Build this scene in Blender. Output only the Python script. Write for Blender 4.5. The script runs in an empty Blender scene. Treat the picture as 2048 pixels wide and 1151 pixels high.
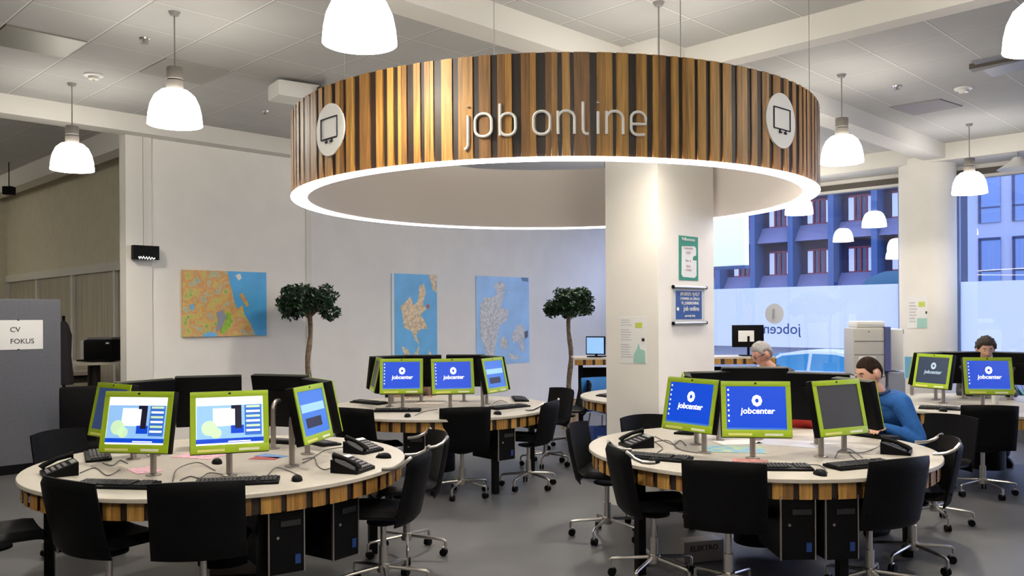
import bpy, bmesh, math, random
from mathutils import Vector, Matrix, Euler, noise
random.seed(7)
PI = math.pi
S = bpy.context.scene
COL = S.collection
R2 = math.sqrt(2)

# ------------------------------------------------------------------ camera, world, exposure
F, CX, CY, ROLL, CH = 1712.0, 1024.0, 630.5, -0.0062, 1.65
cam = bpy.data.cameras.new('camera')
co = bpy.data.objects.new('camera', cam); COL.objects.link(co)
cam.sensor_width = 36.0; cam.lens = F/2048*36.0
cam.shift_y = (CY-575.5)/2048; cam.clip_end = 400; cam.clip_start = .05
c_, s_ = math.cos(ROLL), math.sin(ROLL)
co.matrix_world = Matrix(((c_, -s_, 0, 0), (0, 0, -1, 0), (s_, c_, 0, CH), (0, 0, 0, 1)))
S.camera = co
S.view_settings.view_transform = 'Standard'; S.view_settings.look = 'None'
S.view_settings.gamma = 1; S.view_settings.use_curve_mapping = False
S.view_settings.exposure = 0.0
S.cycles.max_bounces = 8; S.cycles.diffuse_bounces = 4; S.cycles.glossy_bounces = 3
S.cycles.transparent_max_bounces = 8; S.cycles.sample_clamp_indirect = 4
S.cycles.caustics_reflective = False; S.cycles.caustics_refractive = False

w = bpy.data.worlds.new('dusk_sky'); S.world = w; w.use_nodes = True
bg = w.node_tree.nodes['Background']
bg.inputs[0].default_value = (.55, .635, 1.0, 1); bg.inputs[1].default_value = 3.8

LAMP_W, SHADE_E = 100.0, 21.0
WARM = (1.0, .90, .76)

# ------------------------------------------------------------------ pixel helpers (photo survey)
def ray(px, py):
    x, y = px-CX, CY-py
    return ((c_*x-s_*y)/F, (s_*x+c_*y)/F)
def at(px, py, Y):
    a, b = ray(px, py); return Vector((a*Y, Y, CH+b*Y))
def on_b(px, py, k):          # vertical plane Y-X=k
    a, b = ray(px, py); Y = k/(1-a); return Vector((a*Y, Y, CH+b*Y))
def on_a(px, py, k):          # vertical plane Y+X=k
    a, b = ray(px, py); Y = k/(1+a); return Vector((a*Y, Y, CH+b*Y))
def on_z(px, py, z):
    a, b = ray(px, py); Y = (z-CH)/b; return Vector((a*Y, Y, z))

# ------------------------------------------------------------------ materials
MATS = {}
def mat(name, col, rough=.5, metal=0., emit=0., ecol=None, var=0., vscale=8., bump=0., spec=.5, stretch=None, col2=None):
    if name in MATS: return MATS[name]
    m = bpy.data.materials.new(name); m.use_nodes = True; nt = m.node_tree
    b = nt.nodes['Principled BSDF']
    b.inputs['Base Color'].default_value = (*col, 1); b.inputs['Roughness'].default_value = rough
    b.inputs['Metallic'].default_value = metal; b.inputs['Specular IOR Level'].default_value = spec
    if emit:
        b.inputs['Emission Color'].default_value = (*(ecol or col), 1); b.inputs['Emission Strength'].default_value = emit
    if var or bump:
        tc = nt.nodes.new('ShaderNodeTexCoord'); mp = nt.nodes.new('ShaderNodeMapping'); n = nt.nodes.new('ShaderNodeTexNoise')
        nt.links.new(tc.outputs['Object'], mp.inputs[0]); nt.links.new(mp.outputs[0], n.inputs[0])
        if stretch: mp.inputs['Scale'].default_value = stretch
        n.inputs['Scale'].default_value = vscale; n.inputs['Detail'].default_value = 5
        if var:
            r = nt.nodes.new('ShaderNodeMix'); r.data_type = 'RGBA'
            c2 = col2 or tuple(min(1, v*(1+var)) for v in col)
            r.inputs[6].default_value = (*[v*(1-var) for v in col], 1) if not col2 else (*col, 1)
            r.inputs[7].default_value = (*c2, 1)
            cr = nt.nodes.new('ShaderNodeMapRange'); cr.inputs[1].default_value = .35; cr.inputs[2].default_value = .65
            nt.links.new(n.outputs[0], cr.inputs[0]); nt.links.new(cr.outputs[0], r.inputs[0])
            nt.links.new(r.outputs[2], b.inputs['Base Color'])
        if bump:
            bp = nt.nodes.new('ShaderNodeBump'); bp.inputs['Strength'].default_value = bump; bp.inputs['Distance'].default_value = .01
            nt.links.new(n.outputs[0], bp.inputs['Height']); nt.links.new(bp.outputs[0], b.inputs['Normal'])
    MATS[name] = m; return m

WALL = mat('wall_paint', (.86, .83, .77), .85, var=.02, vscale=3)
PLAST = mat('beam_paint', (.76, .735, .68), .85)
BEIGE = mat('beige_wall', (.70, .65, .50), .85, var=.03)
RINGIN = mat('ring_lining', (.84, .77, .72), .8)
BLACK = mat('black_leather', (.0025, .0025, .003), .5, bump=.15, vscale=60, spec=.12)
BPLAS = mat('black_plastic', (.0025, .0025, .003), .5, spec=.12)
BMET = mat('black_metal', (.003, .003, .0035), .45, spec=.15)
CHROME = mat('brushed_steel', (.62, .59, .55), .28, 1.0)
STEEL = mat('grey_steel', (.42, .38, .35), .35, .9)
GREEN = mat('lime_plastic', (.33, .48, .008), .4)
TOP = mat('table_laminate', (.52, .48, .41), .42, var=.03, vscale=20)
WOODA = mat('light_larch', (.33, .165, .036), .5, var=.32, vscale=5, stretch=(14, 14, .7), bump=.1)
WOODB = mat('honey_larch', (.43, .23, .053), .5, var=.28, vscale=5, stretch=(14, 14, .7), bump=.1)
WOODC = mat('brown_larch', (.21, .10, .026), .5, var=.30, vscale=5, stretch=(14, 14, .7), bump=.1)
WOODD = mat('dark_stained_larch', (.020, .010, .006), .5, var=.3, vscale=6, stretch=(14, 14, .7))
WHITE = mat('white_paint', (.85, .84, .80), .5)
PAPER = mat('white_paper', (.85, .85, .83), .7)
LED = mat('led_strip', (1, 1, 1), .5, emit=8.0, ecol=(1.0, .94, .98))
SHADE = mat('opal_glass', (.9, .9, .88), .3, emit=SHADE_E, ecol=(1.0, .94, .84))
SOCKET = mat('grey_lamp_holder', (.22, .20, .18), .45, .3)
WIRE = mat('steel_wire', (.30, .29, .28), .5, .3)
GREYP = mat('grey_partition_felt', (.12, .125, .145), .9, var=.06, vscale=40)
INK = mat('black_ink', (.02, .02, .03), .8)
CABLE = mat('grey_cable', (.10, .095, .09), .6)
SKIN = mat('skin', (.62, .34, .25), .55, var=.05)
SKIN2 = mat('reddish_skin', (.60, .30, .22), .55)
NAVYS = mat('screen_navy', (.02, .03, .08), .25, emit=.10, ecol=(.2, .4, 1))
SBLUE = mat('screen_blue', (.0, .02, .25), .3, emit=.62, ecol=(.002, .09, .85))
SDIM = mat('screen_dim', (.015, .02, .03), .25, emit=.12, ecol=(.10, .25, .55))
SOFF = mat('screen_off', (.05, .048, .048), .35)
SWHITE = mat('screen_white', (.7, .7, .8), .3, emit=.75, ecol=(.86, .93, 1))
SLIGHT = mat('screen_light_blue', (.3, .5, .8), .3, emit=.55, ecol=(.25, .55, 1.0))
SMID = mat('screen_mid_blue', (.05, .15, .5), .3, emit=.45, ecol=(.02, .16, .75))
SGRN = mat('screen_pale_green', (.5, .7, .4), .3, emit=.6, ecol=(.62, .86, .60))
SDARK = mat('screen_dark', (.01, .01, .03), .3, emit=.05, ecol=(.1, .05, .2))
STICK = mat('yellow_sticker', (.75, .72, .22), .6)
STICKW = mat('pale_sticker', (.80, .82, .60), .6)
TEXTW = mat('screen_text', (.9, .9, .9), .4, emit=.85, ecol=(1, 1, 1))
TEXTD = mat('screen_text_dim', (.4, .5, .6), .4, emit=.30, ecol=(.5, .7, .9))

def tile_material():
    m = bpy.data.materials.new('ceiling_tiles'); m.use_nodes = True; nt = m.node_tree; N = nt.nodes.new
    b = nt.nodes['Principled BSDF']; b.inputs['Roughness'].default_value = .95
    g = N('ShaderNodeNewGeometry'); sep = N('ShaderNodeSeparateXYZ'); nt.links.new(g.outputs['Position'], sep.inputs[0])
    def M(op, a, bb):
        n = N('ShaderNodeMath'); n.operation = op
        for i, v in enumerate((a, bb)):
            if isinstance(v, (int, float)): n.inputs[i].default_value = v
            else: nt.links.new(v, n.inputs[i])
        return n.outputs[0]
    s = M('MULTIPLY', M('ADD', sep.outputs[0], sep.outputs[1]), 1/R2)
    d = M('MULTIPLY', M('SUBTRACT', sep.outputs[0], sep.outputs[1]), 1/R2)
    def line(v, off, per, wd):
        f = M('FRACT', M('ADD', M('DIVIDE', M('SUBTRACT', v, off), per), 100.), 0)
        a = M('ABSOLUTE', M('SUBTRACT', f, .5), 0)
        return M('GREATER_THAN', a, .5-wd/per/2)
    l1 = line(s, 2.56, .63, .014); l2 = line(d, -7.5, .63, .014)
    ln = M('MAXIMUM', l1, l2)
    # joint: pale T-bar with a dark shadow gap on one side
    k1 = line(s, 2.57, .63, .006); k2 = line(d, -7.49, .63, .004)
    kk = M('MAXIMUM', k1, k2)
    nz = N('ShaderNodeTexNoise'); nz.inputs['Scale'].default_value = 90
    mx0 = N('ShaderNodeMix'); mx0.data_type = 'RGBA'
    mx0.inputs[6].default_value = (.45, .445, .43, 1); mx0.inputs[7].default_value = (.51, .505, .49, 1); nt.links.new(nz.outputs[0], mx0.inputs[0])
    mx = N('ShaderNodeMix'); mx.data_type = 'RGBA'; mx.inputs[7].default_value = (.66, .65, .62, 1)
    nt.links.new(mx0.outputs[2], mx.inputs[6]); nt.links.new(ln, mx.inputs[0])
    mx2 = N('ShaderNodeMix'); mx2.data_type = 'RGBA'; mx2.inputs[7].default_value = (.17, .16, .15, 1)
    nt.links.new(mx.outputs[2], mx2.inputs[6]); nt.links.new(kk, mx2.inputs[0])
    nt.links.new(mx2.outputs[2], b.inputs['Base Color'])
    return m
def floor_material():
    m = bpy.data.materials.new('polished_grey_floor'); m.use_nodes = True; nt = m.node_tree; N = nt.nodes.new
    b = nt.nodes['Principled BSDF']
    tc = N('ShaderNodeNewGeometry')
    n1 = N('ShaderNodeTexNoise'); n1.inputs['Scale'].default_value = 1.1; n1.inputs['Detail'].default_value = 8; n1.inputs['Roughness'].default_value = .65
    nt.links.new(tc.outputs['Position'], n1.inputs[0])
    cr = N('ShaderNodeValToRGB'); cr.color_ramp.elements[0].position = .3; cr.color_ramp.elements[1].position = .72
    cr.color_ramp.elements[0].color = (.07, .07, .076, 1); cr.color_ramp.elements[1].color = (.13, .128, .132, 1)
    nt.links.new(n1.outputs[0], cr.inputs[0]); nt.links.new(cr.outputs[0], b.inputs['Base Color'])
    mr = N('ShaderNodeMapRange'); mr.inputs[3].default_value = .32; mr.inputs[4].default_value = .5
    nt.links.new(n1.outputs[0], mr.inputs[0]); nt.links.new(mr.outputs[0], b.inputs['Roughness'])
    b.inputs['Specular IOR Level'].default_value = .5
    return m
def glass_material():
    m = bpy.data.materials.new('window_glass'); m.use_nodes = True; nt = m.node_tree; nt.nodes.clear(); N = nt.nodes.new
    o = N('ShaderNodeOutputMaterial'); mx = N('ShaderNodeMixShader'); t = N('ShaderNodeBsdfTransparent'); g = N('ShaderNodeBsdfGlossy')
    lw = N('ShaderNodeLayerWeight'); lw.inputs[0].default_value = .5
    pw = N('ShaderNodeMath'); pw.operation = 'POWER'; nt.links.new(lw.outputs['Facing'], pw.inputs[0]); pw.inputs[1].default_value = 5
    fr = N('ShaderNodeMath'); fr.operation = 'MULTIPLY_ADD'; nt.links.new(pw.outputs[0], fr.inputs[0]); fr.inputs[1].default_value = .85; fr.inputs[2].default_value = .09
    g.inputs['Roughness'].default_value = .01; t.inputs[0].default_value = (.93, .96, 1, 1)
    nt.links.new(fr.outputs[0], mx.inputs[0]); nt.links.new(t.outputs[0], mx.inputs[1]); nt.links.new(g.outputs[0], mx.inputs[2]); nt.links.new(mx.outputs[0], o.inputs[0])
    return m
def film_material():
    m = bpy.data.materials.new('frosted_film'); m.use_nodes = True; nt = m.node_tree; nt.nodes.clear(); N = nt.nodes.new
    o = N('ShaderNodeOutputMaterial'); mx = N('ShaderNodeMixShader'); t = N('ShaderNodeBsdfTranslucent'); g = N('ShaderNodeBsdfDiffuse')
    t.inputs[0].default_value = (.95, .96, .97, 1); g.inputs[0].default_value = (.75, .8, .9, 1); mx.inputs[0].default_value = .16
    nt.links.new(t.outputs[0], mx.inputs[1]); nt.links.new(g.outputs[0], mx.inputs[2]); nt.links.new(mx.outputs[0], o.inputs[0])
    return m
GLASS = glass_material(); FILM = film_material()

# ------------------------------------------------------------------ mesh builder
class MB:
    def __init__(s): s.v = []; s.f = []; s.m = []
    def add(s, vs, fs, mi=0):
        o = len(s.v); s.v += [Vector(p) for p in vs]
        for f in fs: s.f.append([o+i for i in f]); s.m.append(mi)
        return s
    def box(s, c, d, mi=0, rot=None):
        x, y, z = (q/2 for q in d); c = Vector(c)
        vs = [Vector((sx*x, sy*y, sz*z)) for sz in (-1, 1) for sy in (-1, 1) for sx in (-1, 1)]
        if rot is not None:
            M_ = rot if isinstance(rot, Matrix) else Euler(rot).to_matrix()
            vs = [M_ @ v for v in vs]
        return s.add([v+c for v in vs], [(0, 2, 3, 1), (4, 5, 7, 6), (0, 1, 5, 4), (2, 6, 7, 3), (0, 4, 6, 2), (1, 3, 7, 5)], mi)
    def rbox(s, c, d, r=.01, mi=0, rot=None, seg=2):
        bm = bmesh.new(); bmesh.ops.create_cube(bm, size=1)
        for v in bm.verts: v.co = Vector((v.co.x*d[0], v.co.y*d[1], v.co.z*d[2]))
        bmesh.ops.bevel(bm, geom=bm.edges[:], offset=min(r, min(d)*.49), segments=seg, affect='EDGES', profile=.6)
        M_ = (Euler(rot).to_matrix() if not isinstance(rot, Matrix) else rot) if rot is not None else Matrix.Identity(3)
        bm.verts.index_update()
        s.add([M_ @ v.co+Vector(c) for v in bm.verts], [[v.index for v in f.verts] for f in bm.faces], mi); bm.free(); return s
    def tube(s, pts, r, n=8, mi=0, caps=True, closed=False):
        pts = [Vector(p) for p in pts]; rs = r if isinstance(r, (list, tuple)) else [r]*len(pts)
        rings = []; N = len(pts); up = None
        for i, p in enumerate(pts):
            a = pts[(i-1) % N] if (i or closed) else p; b = pts[(i+1) % N] if (i < N-1 or closed) else p
            t = (b-a).normalized()
            if up is None:
                up = Vector((0, 0, 1)) if abs(t.z) < .9 else Vector((1, 0, 0))
            x = (up-t*up.dot(t)).normalized(); up = x; y = t.cross(x)
            rings.append([p+(x*math.cos(2*PI*k/n)+y*math.sin(2*PI*k/n))*rs[i] for k in range(n)])
        vs = [v for q in rings for v in q]; fs = []
        for i in range(N if closed else N-1):
            j = (i+1) % N
            for k in range(n):
                k2 = (k+1) % n; fs.append((i*n+k, i*n+k2, j*n+k2, j*n+k))
        if caps and not closed: fs += [tuple(range(n))[::-1], tuple((N-1)*n+k for k in range(n))]
        return s.add(vs, fs, mi)
    def lathe(s, prof, n=32, mi=0, c=(0, 0, 0), a0=0, a1=2*PI, closed=False):
        full = abs(a1-a0-2*PI) < 1e-6; c = Vector(c); cols = n if full else n+1; P = len(prof)
        vs = [c+Vector((r*math.cos(a0+(a1-a0)*k/n), r*math.sin(a0+(a1-a0)*k/n), z)) for k in range(cols) for r, z in prof]
        fs = []
        for k in range(n):
            k2 = (k+1) % cols
            for i in range(P if closed else P-1):
                j = (i+1) % P
                fs.append((k*P+i, k2*P+i, k2*P+j, k*P+j))
        return s.add(vs, fs, mi)
    def poly(s, pts, th, mi=0, M_=None):   # prism of a 2D outline in xy, thickness along z
        n = len(pts); vs = [Vector((x, y, 0)) for x, y in pts]+[Vector((x, y, th)) for x, y in pts]
        if M_ is not None: vs = [M_ @ v for v in vs]
        return s.add(vs, [tuple(range(n))[::-1], tuple(range(n, 2*n))]+[(i, (i+1) % n, n+(i+1) % n, n+i) for i in range(n)], mi)
    def sheet(s, fn, nu, nv, th, mi=0):    # thick surface
        P = [[Vector(fn(i/nu, j/nv)) for j in range(nv+1)] for i in range(nu+1)]
        Q = []
        for i in range(nu+1):
            row = []
            for j in range(nv+1):
                du = P[min(i+1, nu)][j]-P[max(i-1, 0)][j]; dv = P[i][min(j+1, nv)]-P[i][max(j-1, 0)]
                edge = min(i, nu-i)/nu, min(j, nv-j)/nv
                k = 1.0 if min(edge) > 0 else .35
                row.append(P[i][j]+du.cross(dv).normalized()*th*k)
            Q.append(row)
        W = nv+1; o = (nu+1)*W
        vs = [p for r in P for p in r]+[q for r in Q for q in r]; fs = []
        for i in range(nu):
            for j in range(nv):
                a, b, c, d = i*W+j, i*W+j+1, (i+1)*W+j+1, (i+1)*W+j
                fs += [(a, b, c, d), (o+a, o+d, o+c, o+b)]
        for i in range(nu):
            for j in (0, nv):
                a, b = i*W+j, (i+1)*W+j; fs.append((a, b, o+b, o+a) if j == 0 else (b, a, o+a, o+b))
        for j in range(nv):
            for i in (0, nu):
                a, b = i*W+j, i*W+j+1; fs.append((b, a, o+a, o+b) if i == 0 else (a, b, o+b, o+a))
        return s.add(vs, fs, mi)
    def build(s, name, mats, parent=None, smooth=False, loc=None, rot=None, bevel=0):
        me = bpy.data.meshes.new(name); me.from_pydata([tuple(v) for v in s.v], [], s.f); me.validate()
        mats = mats if isinstance(mats, (list, tuple)) else [mats]
        for m in mats: me.materials.append(m)
        if len(mats) > 1:
            for p, mi in zip(me.polygons, s.m): p.material_index = mi
        bm = bmesh.new(); bm.from_mesh(me); bmesh.ops.recalc_face_normals(bm, faces=bm.faces[:]); bm.to_mesh(me); bm.free()
        if smooth:
            for p in me.polygons: p.use_smooth = True
            try: me.set_sharp_from_angle(angle=math.radians(40))
            except Exception: pass
        return link(name, me, parent, loc, rot)
def link(name, me, parent=None, loc=None, rot=None):
    o = bpy.data.objects.new(name, me); COL.objects.link(o)
    if parent: o.parent = parent
    if loc is not None: o.location = loc
    if rot is not None: o.rotation_euler = rot
    return o
def thing(name, label, cat, loc=(0, 0, 0), rz=0, group=None):
    o = bpy.data.objects.new(name, None); COL.objects.link(o); o.location = loc; o.rotation_euler = (0, 0, rz)
    o.empty_display_size = .1
    return tag(o, label, cat, group)
def tag(o, label, cat, group=None):
    o['label'] = label; o['category'] = cat
    if group: o['group'] = group
    return o
def struct(o): o['kind'] = 'structure'; return o
KIDS = {}
def copy_tree(o, parent=None):
    c = o.copy(); COL.objects.link(c)
    if parent: c.parent = parent
    for ch in [x for x in COL.objects if x.parent == o]: copy_tree(ch, c)
    return c
def text_mesh(txt, size, extrude=.001, align='CENTER', bold=0., shear=0.):
    cu = bpy.data.curves.new('t', 'FONT'); cu.body = txt; cu.size = size; cu.extrude = extrude; cu.align_x = align; cu.offset = bold; cu.shear = shear
    cu.resolution_u = 3
    o = bpy.data.objects.new('t', cu); COL.objects.link(o)
    bpy.context.view_layer.update()
    me = bpy.data.meshes.new_from_object(o.evaluated_get(bpy.context.evaluated_depsgraph_get()))
    bpy.data.objects.remove(o); return me
def text(name, txt, size, m, parent, loc, rot, **k):
    me = text_mesh(txt, size, **k); me.materials.clear(); me.materials.append(m)
    return link(name, me, parent, loc, rot)

# ------------------------------------------------------------------ setting
HC = 3.95
def slab(name, pts, z0, z1, m):
    b = MB(); b.poly(pts, z1-z0, 0, Matrix.Translation((0, 0, z0))); return struct(b.build(name, m))
# plan points : s=(X+Y), d=(Y-X)
def sd(s, d): return ((s-d)/2, (s+d)/2)
def bar_b(name, d0, d1, s0, s1, z0, z1, m): return slab(name, [sd(s0, d0), sd(s1, d0), sd(s1, d1), sd(s0, d1)], z0, z1, m)
floor_m = floor_material(); tiles = tile_material()
WIN = 18.6
slab('floor', [sd(-14, 34), sd(-14, -8), sd(WIN+.15, -8), sd(WIN+.15, 34)], -.25, 0, floor_m)
slab('ceiling', [sd(-14, 34), sd(-14, -8), sd(WIN+.15, -8), sd(WIN+.15, 34)], HC, HC+.25, tiles)
W1, W2 = 14.25, 14.6
p0 = on_b(250, 500, W1); p1 = on_b(617, 500, W1)
sA, sB = p0.x+p0.y, p1.x+p1.y
bar_b('wall_left', W1, W1+.22, sA, sB, 0, HC, WALL)
bar_b('wall_back', W2, W2+.2, sB-.1, WIN+.1, 0, HC, WALL)
bar_b('trim_1', W1-.035, W1, sA, sA+.42, 0, 3.75, PLAST)          # pilaster strip at the wall end
bar_b('trim_2', W1-.02, W1+.2, sB-.06, sB+.05, 0, HC, PLAST)
bar_b('wall_behind', -8.2, -8, -14, WIN, 0, HC, WALL)
bar_b('wall_near', -8, 34, -14.2, -14, 0, HC, WALL)
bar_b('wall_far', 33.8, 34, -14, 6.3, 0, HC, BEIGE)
# beams
bar_b('trim_3', 13.92, W1+.05, -14, WIN-1.2, 3.75, HC, PLAST)
bar_b('trim_4', 6.4, 6.75, -14, 8.9, 3.75, HC, PLAST)
bar_b('trim_5', -8, 34, 8.9, 9.15, 3.752, HC, PLAST)
bar_b('trim_6', 5.72, 6.12, 9.15, WIN-1.1, 3.75, HC, PLAST)
bar_b('trim_7', -8, W2, WIN-1.1, WIN-.05, 3.72, HC, PLAST)
# room beyond the opening on the left
L6 = 6.3
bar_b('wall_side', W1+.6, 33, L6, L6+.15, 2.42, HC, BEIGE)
bar_b('trim_8', W1+.3, 26, L6-.75, L6-.45, 3.68, HC, PLAST)
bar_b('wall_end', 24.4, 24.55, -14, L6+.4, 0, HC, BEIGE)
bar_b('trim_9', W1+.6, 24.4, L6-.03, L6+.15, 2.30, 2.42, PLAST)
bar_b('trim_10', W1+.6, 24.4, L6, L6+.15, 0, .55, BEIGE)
PANEG = mat('reeded_glass', (.42, .38, .31), .35, var=.25, vscale=3, stretch=(20, 20, .3))
for k, dd in enumerate((W1+.6, 17.2, 19.6, 22.0)):
    bar_b('window_%d' % (k+5), dd+.05, dd+2.35, L6+.04, L6+.09, .55, 2.3, PANEG)
    bar_b('trim_%d' % (k+12), dd-.06, dd+.05, L6-.02, L6+.13, .55, 2.3, PLAST)

# main square column
Y0 = 7.1; X0 = .171*Y0
u = .0551*Y0; v = .085*Y0
colp = [(X0, Y0), (X0+v, Y0+v), (X0+v-u, Y0+v+u), (X0-u, Y0+u)]
pillar = slab('wall_pillar', colp, 0, HC, WALL)
CB = Y0-X0; CA = Y0+X0
# round column
rc = MB(); rc.lathe([(.37, 0), (.37, 3.8)], 48, 0, (5.88, 12.1, 0)); struct(rc.build('wall_round_pillar', WALL, smooth=True))

# facade windows
A1, A2 = 2.05, 9.6          # X range of the facade
def facade(name, x0, x1, y0, y1, z0, z1, m):
    return bar_b(name, WIN-2*x1, WIN-2*x0, WIN+y0, WIN+y1, z0, z1, m)
FRAME = mat('window_frame_blue_grey', (.16, .24, .42), .5)
HEAD = mat('header_dark', (.10, .085, .07), .6)
facade('trim_20', 1.9, A2, -.12, .1, 3.66, HC, PLAST)
facade('trim_21', 2.0, A2, -.14, -.06, 3.56, 3.66, HEAD)
facade('trim_22', 2.0, A2, -.17, .02, 3.53, 3.57, PLAST)
facade('wall_sill', 1.9, A2, -.1, .1, -.25, .35, WHITE)
xb = [2.05, 5.84, 6.35, A2]
for k, (a, b) in enumerate(((xb[0], xb[1]), (xb[2], xb[3]))):
    g = facade('window_%d' % (k+1), a, b, .0, .006, .35, 3.55, GLASS)
    facade('window_%d' % (k+3), a, b, .012, .014, 1.10, 2.09, FILM)
    for j, xx in enumerate((a, b-.045)):
        facade('trim_%d' % (30+k*4+j), xx, xx+.045, -.05, .05, .35, 3.55, FRAME)
facade('wall_between_windows', xb[1], xb[2], .0, .12, 0, 3.6, WALL)

# ------------------------------------------------------------------ pendant lamps
def make_lamp():
    t = thing('pendant_lamp', '', 'lamp')
    prof = [(.062, .265), (.10, .255), (.145, .215), (.175, .15), (.19, .08), (.1975, .0), (.192, .0), (.186, .08), (.17, .145), (.14, .205), (.098, .243), (.06, .25)]
    MB().lathe(prof, 40).build('lamp_shade', SHADE, t, True)
    MB().lathe([(0, .43), (.058, .43), (.060, .42), (.060, .345), (.055, .34), (.055, .335), (.062, .33), (.062, .262), (.04, .25), (0, .25)], 24).build('lamp_holder', SOCKET, t, True)
    MB().tube([(0, 0, .43), (0, 0, HC-3.10)], .006, 6).build('cable', WIRE, t)
    MB().lathe([(0, HC-3.10-.03), (.03, HC-3.10-.028), (.045, HC-3.10)], 16).build('ceiling_rose', WIRE, t)
    MB().lathe([(0, .08), (.03, .09), (.042, .12), (.035, .16), (.02, .2), (.02, .25)], 16).build('bulb', SHADE, t, True)
    return t
lamps = [
 (-.80, 4.55, 'large white dome pendant lamp at the top edge left of the wooden ring'),
 (-2.53, 6.45, 'white dome pendant lamp on twisted cable above the coloured street map'),
 (-4.30, 8.39, 'white dome pendant lamp farthest left, above the opening'),
 (3.19, 8.25, 'white dome pendant lamp just right of the wooden ring'),
 (5.59, 10.44, 'small white dome pendant lamp in front of the round column'),
 (2.93, 4.71, 'white dome pendant lamp cut off by the top right edge'),
 (1.095, 6.31, 'white dome pendant lamp hidden inside the wooden ring, only its cable showing'),
 (4.2, 12.5, 'white dome pendant lamp glowing behind the right end of the wooden ring'),
 (1.3, 11.9, 'white dome pendant lamp hidden behind the ring near the high counter'),
 (2.6, 10.1, 'white dome pendant lamp hidden behind the ring above the round column side'),
 (-1.1, 9.75, 'white dome pendant lamp hidden behind the ring near the leaning tree'),
 (-1.9, 2.2, 'added white dome fill lamp overhead out of the picture on the left'),  # unseen lamp, added for extra light from the front left
 (2.2, 1.8, 'added white dome fill lamp overhead out of the picture on the right'),  # also unseen, added for extra light from the front right
 (.5, 2.9, 'added white dome fill lamp overhead in front of the wooden ring, above the picture'),  # added above the view to brighten the ring front and its letters
 (-4.6, 3.6, 'added white dome fill lamp out of the picture left of the front left table'),  # unseen, added to lift the light from the left side
 (5.4, 3.4, 'added white dome fill lamp out of the picture right of the front right table'),  # unseen, added to lift the light from the right side
 (0, -1.6, 'added white dome fill lamp behind the viewpoint in the middle'),  # added behind the camera for more frontal light
 (-8.0, 9.4, 'added white dome fill lamp in the room beyond the left opening, nearer one'),  # unseen, added because the left room came out too dark
 (-10.2, 12.6, 'added white dome fill lamp in the room beyond the left opening, farther one'),  # second unseen lamp added to brighten the left room
]
L0 = make_lamp()
pl = bpy.data.lights.new('lamp_light', 'POINT'); pl.energy = LAMP_W; pl.color = WARM; pl.shadow_soft_size = .06
for i, (x, y, lab) in enumerate(lamps):
    o = L0 if i == 0 else copy_tree(L0)
    o.location = (x, y, 3.10); tag(o, lab, 'lamp', 'white dome pendant lamps')
    lo = bpy.data.objects.new('lamp_light', pl); COL.objects.link(lo); lo.parent = o; lo.location = (0, 0, .13)

# ------------------------------------------------------------------ the wooden ring
RC = Vector((.32, 6.777)); RR, RI, RZ0, RZ1 = 2.0, 1.885, 2.524, 3.119
ring = thing('ring_sign', 'huge suspended wooden slat ring lettered job online with white glowing lower rim', 'sign', (RC.x, RC.y, RZ0))
H = RZ1-RZ0
b = MB(); a = 0.0; dark = False
rnd = random.Random(11)
while a < 2*PI-.004:
    wd = rnd.uniform(.020, .052) if dark else rnd.uniform(.045, .092)
    da = min(wd/RR, 2*PI-a); n = 3
    rr = RR-(.008 if dark else 0)
    mi = 3 if dark else rnd.choice((0, 0, 1, 1, 2))
    # a wide light plank is often two planks of a slightly different tone
    segs = [(a, da, mi)]
    if not dark and wd > .06 and rnd.random() < .6:
        k = rnd.uniform(.4, .6); segs = [(a, da*k, mi), (a+da*k, da*(1-k), (mi+1) % 3)]
    for (q, dq, mm) in segs:
        g = .0006
        b.lathe([(rr-.02, .012), (rr, .012), (rr, H), (rr-.02, H)], n, mm, a0=q+g, a1=q+dq-g, closed=True)
    a += da; dark = not dark
b.build('slat_cladding', [WOODA, WOODB, WOODC, WOODD], ring)
MB().lathe([(RI, .012), (RR-.02, .012), (RR-.02, H), (RI, H)], 128, closed=True).build('inner_lining', RINGIN, ring, True)
MB().lathe([(RI-.002, .006), (RR+.002, .006), (RR+.002, .012), (RI-.002, .012)], 128, closed=True).build('glowing_rim', LED, ring, True)
def ring_pt(px, z, off=.0):
    A_, _ = ray(px, 400); rad = RR+off
    # near intersection of the vertical image column with the cylinder
    qa = 1+A_*A_; qb = -2*(A_*RC.x+RC.y); qc = RC.x**2+RC.y**2-rad**2
    Y = (-qb-math.sqrt(qb*qb-4*qa*qc))/(2*qa)
    return Vector((A_*Y-RC.x, Y-RC.y, z-RZ0))
ZB, ZX, ZA, ZD = 2.660, 2.788, 2.838, 2.592
def rr_path(x0, x1, z0, z1, r=.42, n=5, start=0, end=360):
    pts = []; rx = (x1-x0)*r; rz = rx*4.8/1712
    cs = [(x1-rx, z1-rz, 0), (x0+rx, z1-rz, 90), (x0+rx, z0+rz, 180), (x1-rx, z0+rz, 270)]
    for cx, cz, a0 in cs:
        for k in range(n+1):
            t_ = math.radians(a0+90*k/n); pts.append((cx+rx*math.cos(t_), cz+rz*math.sin(t_)))
    return pts
def lstroke(pts, closed=False): return [('c' if closed else 'o', pts)]
def n_path(x0, x1): 
    top = [p for p in rr_path(x0, x1, ZB, ZX, .45) if p[1] >= (ZB+ZX)/2]
    return [(x1, ZB)]+top+[(x0, (ZB+ZX)/2)]
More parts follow.
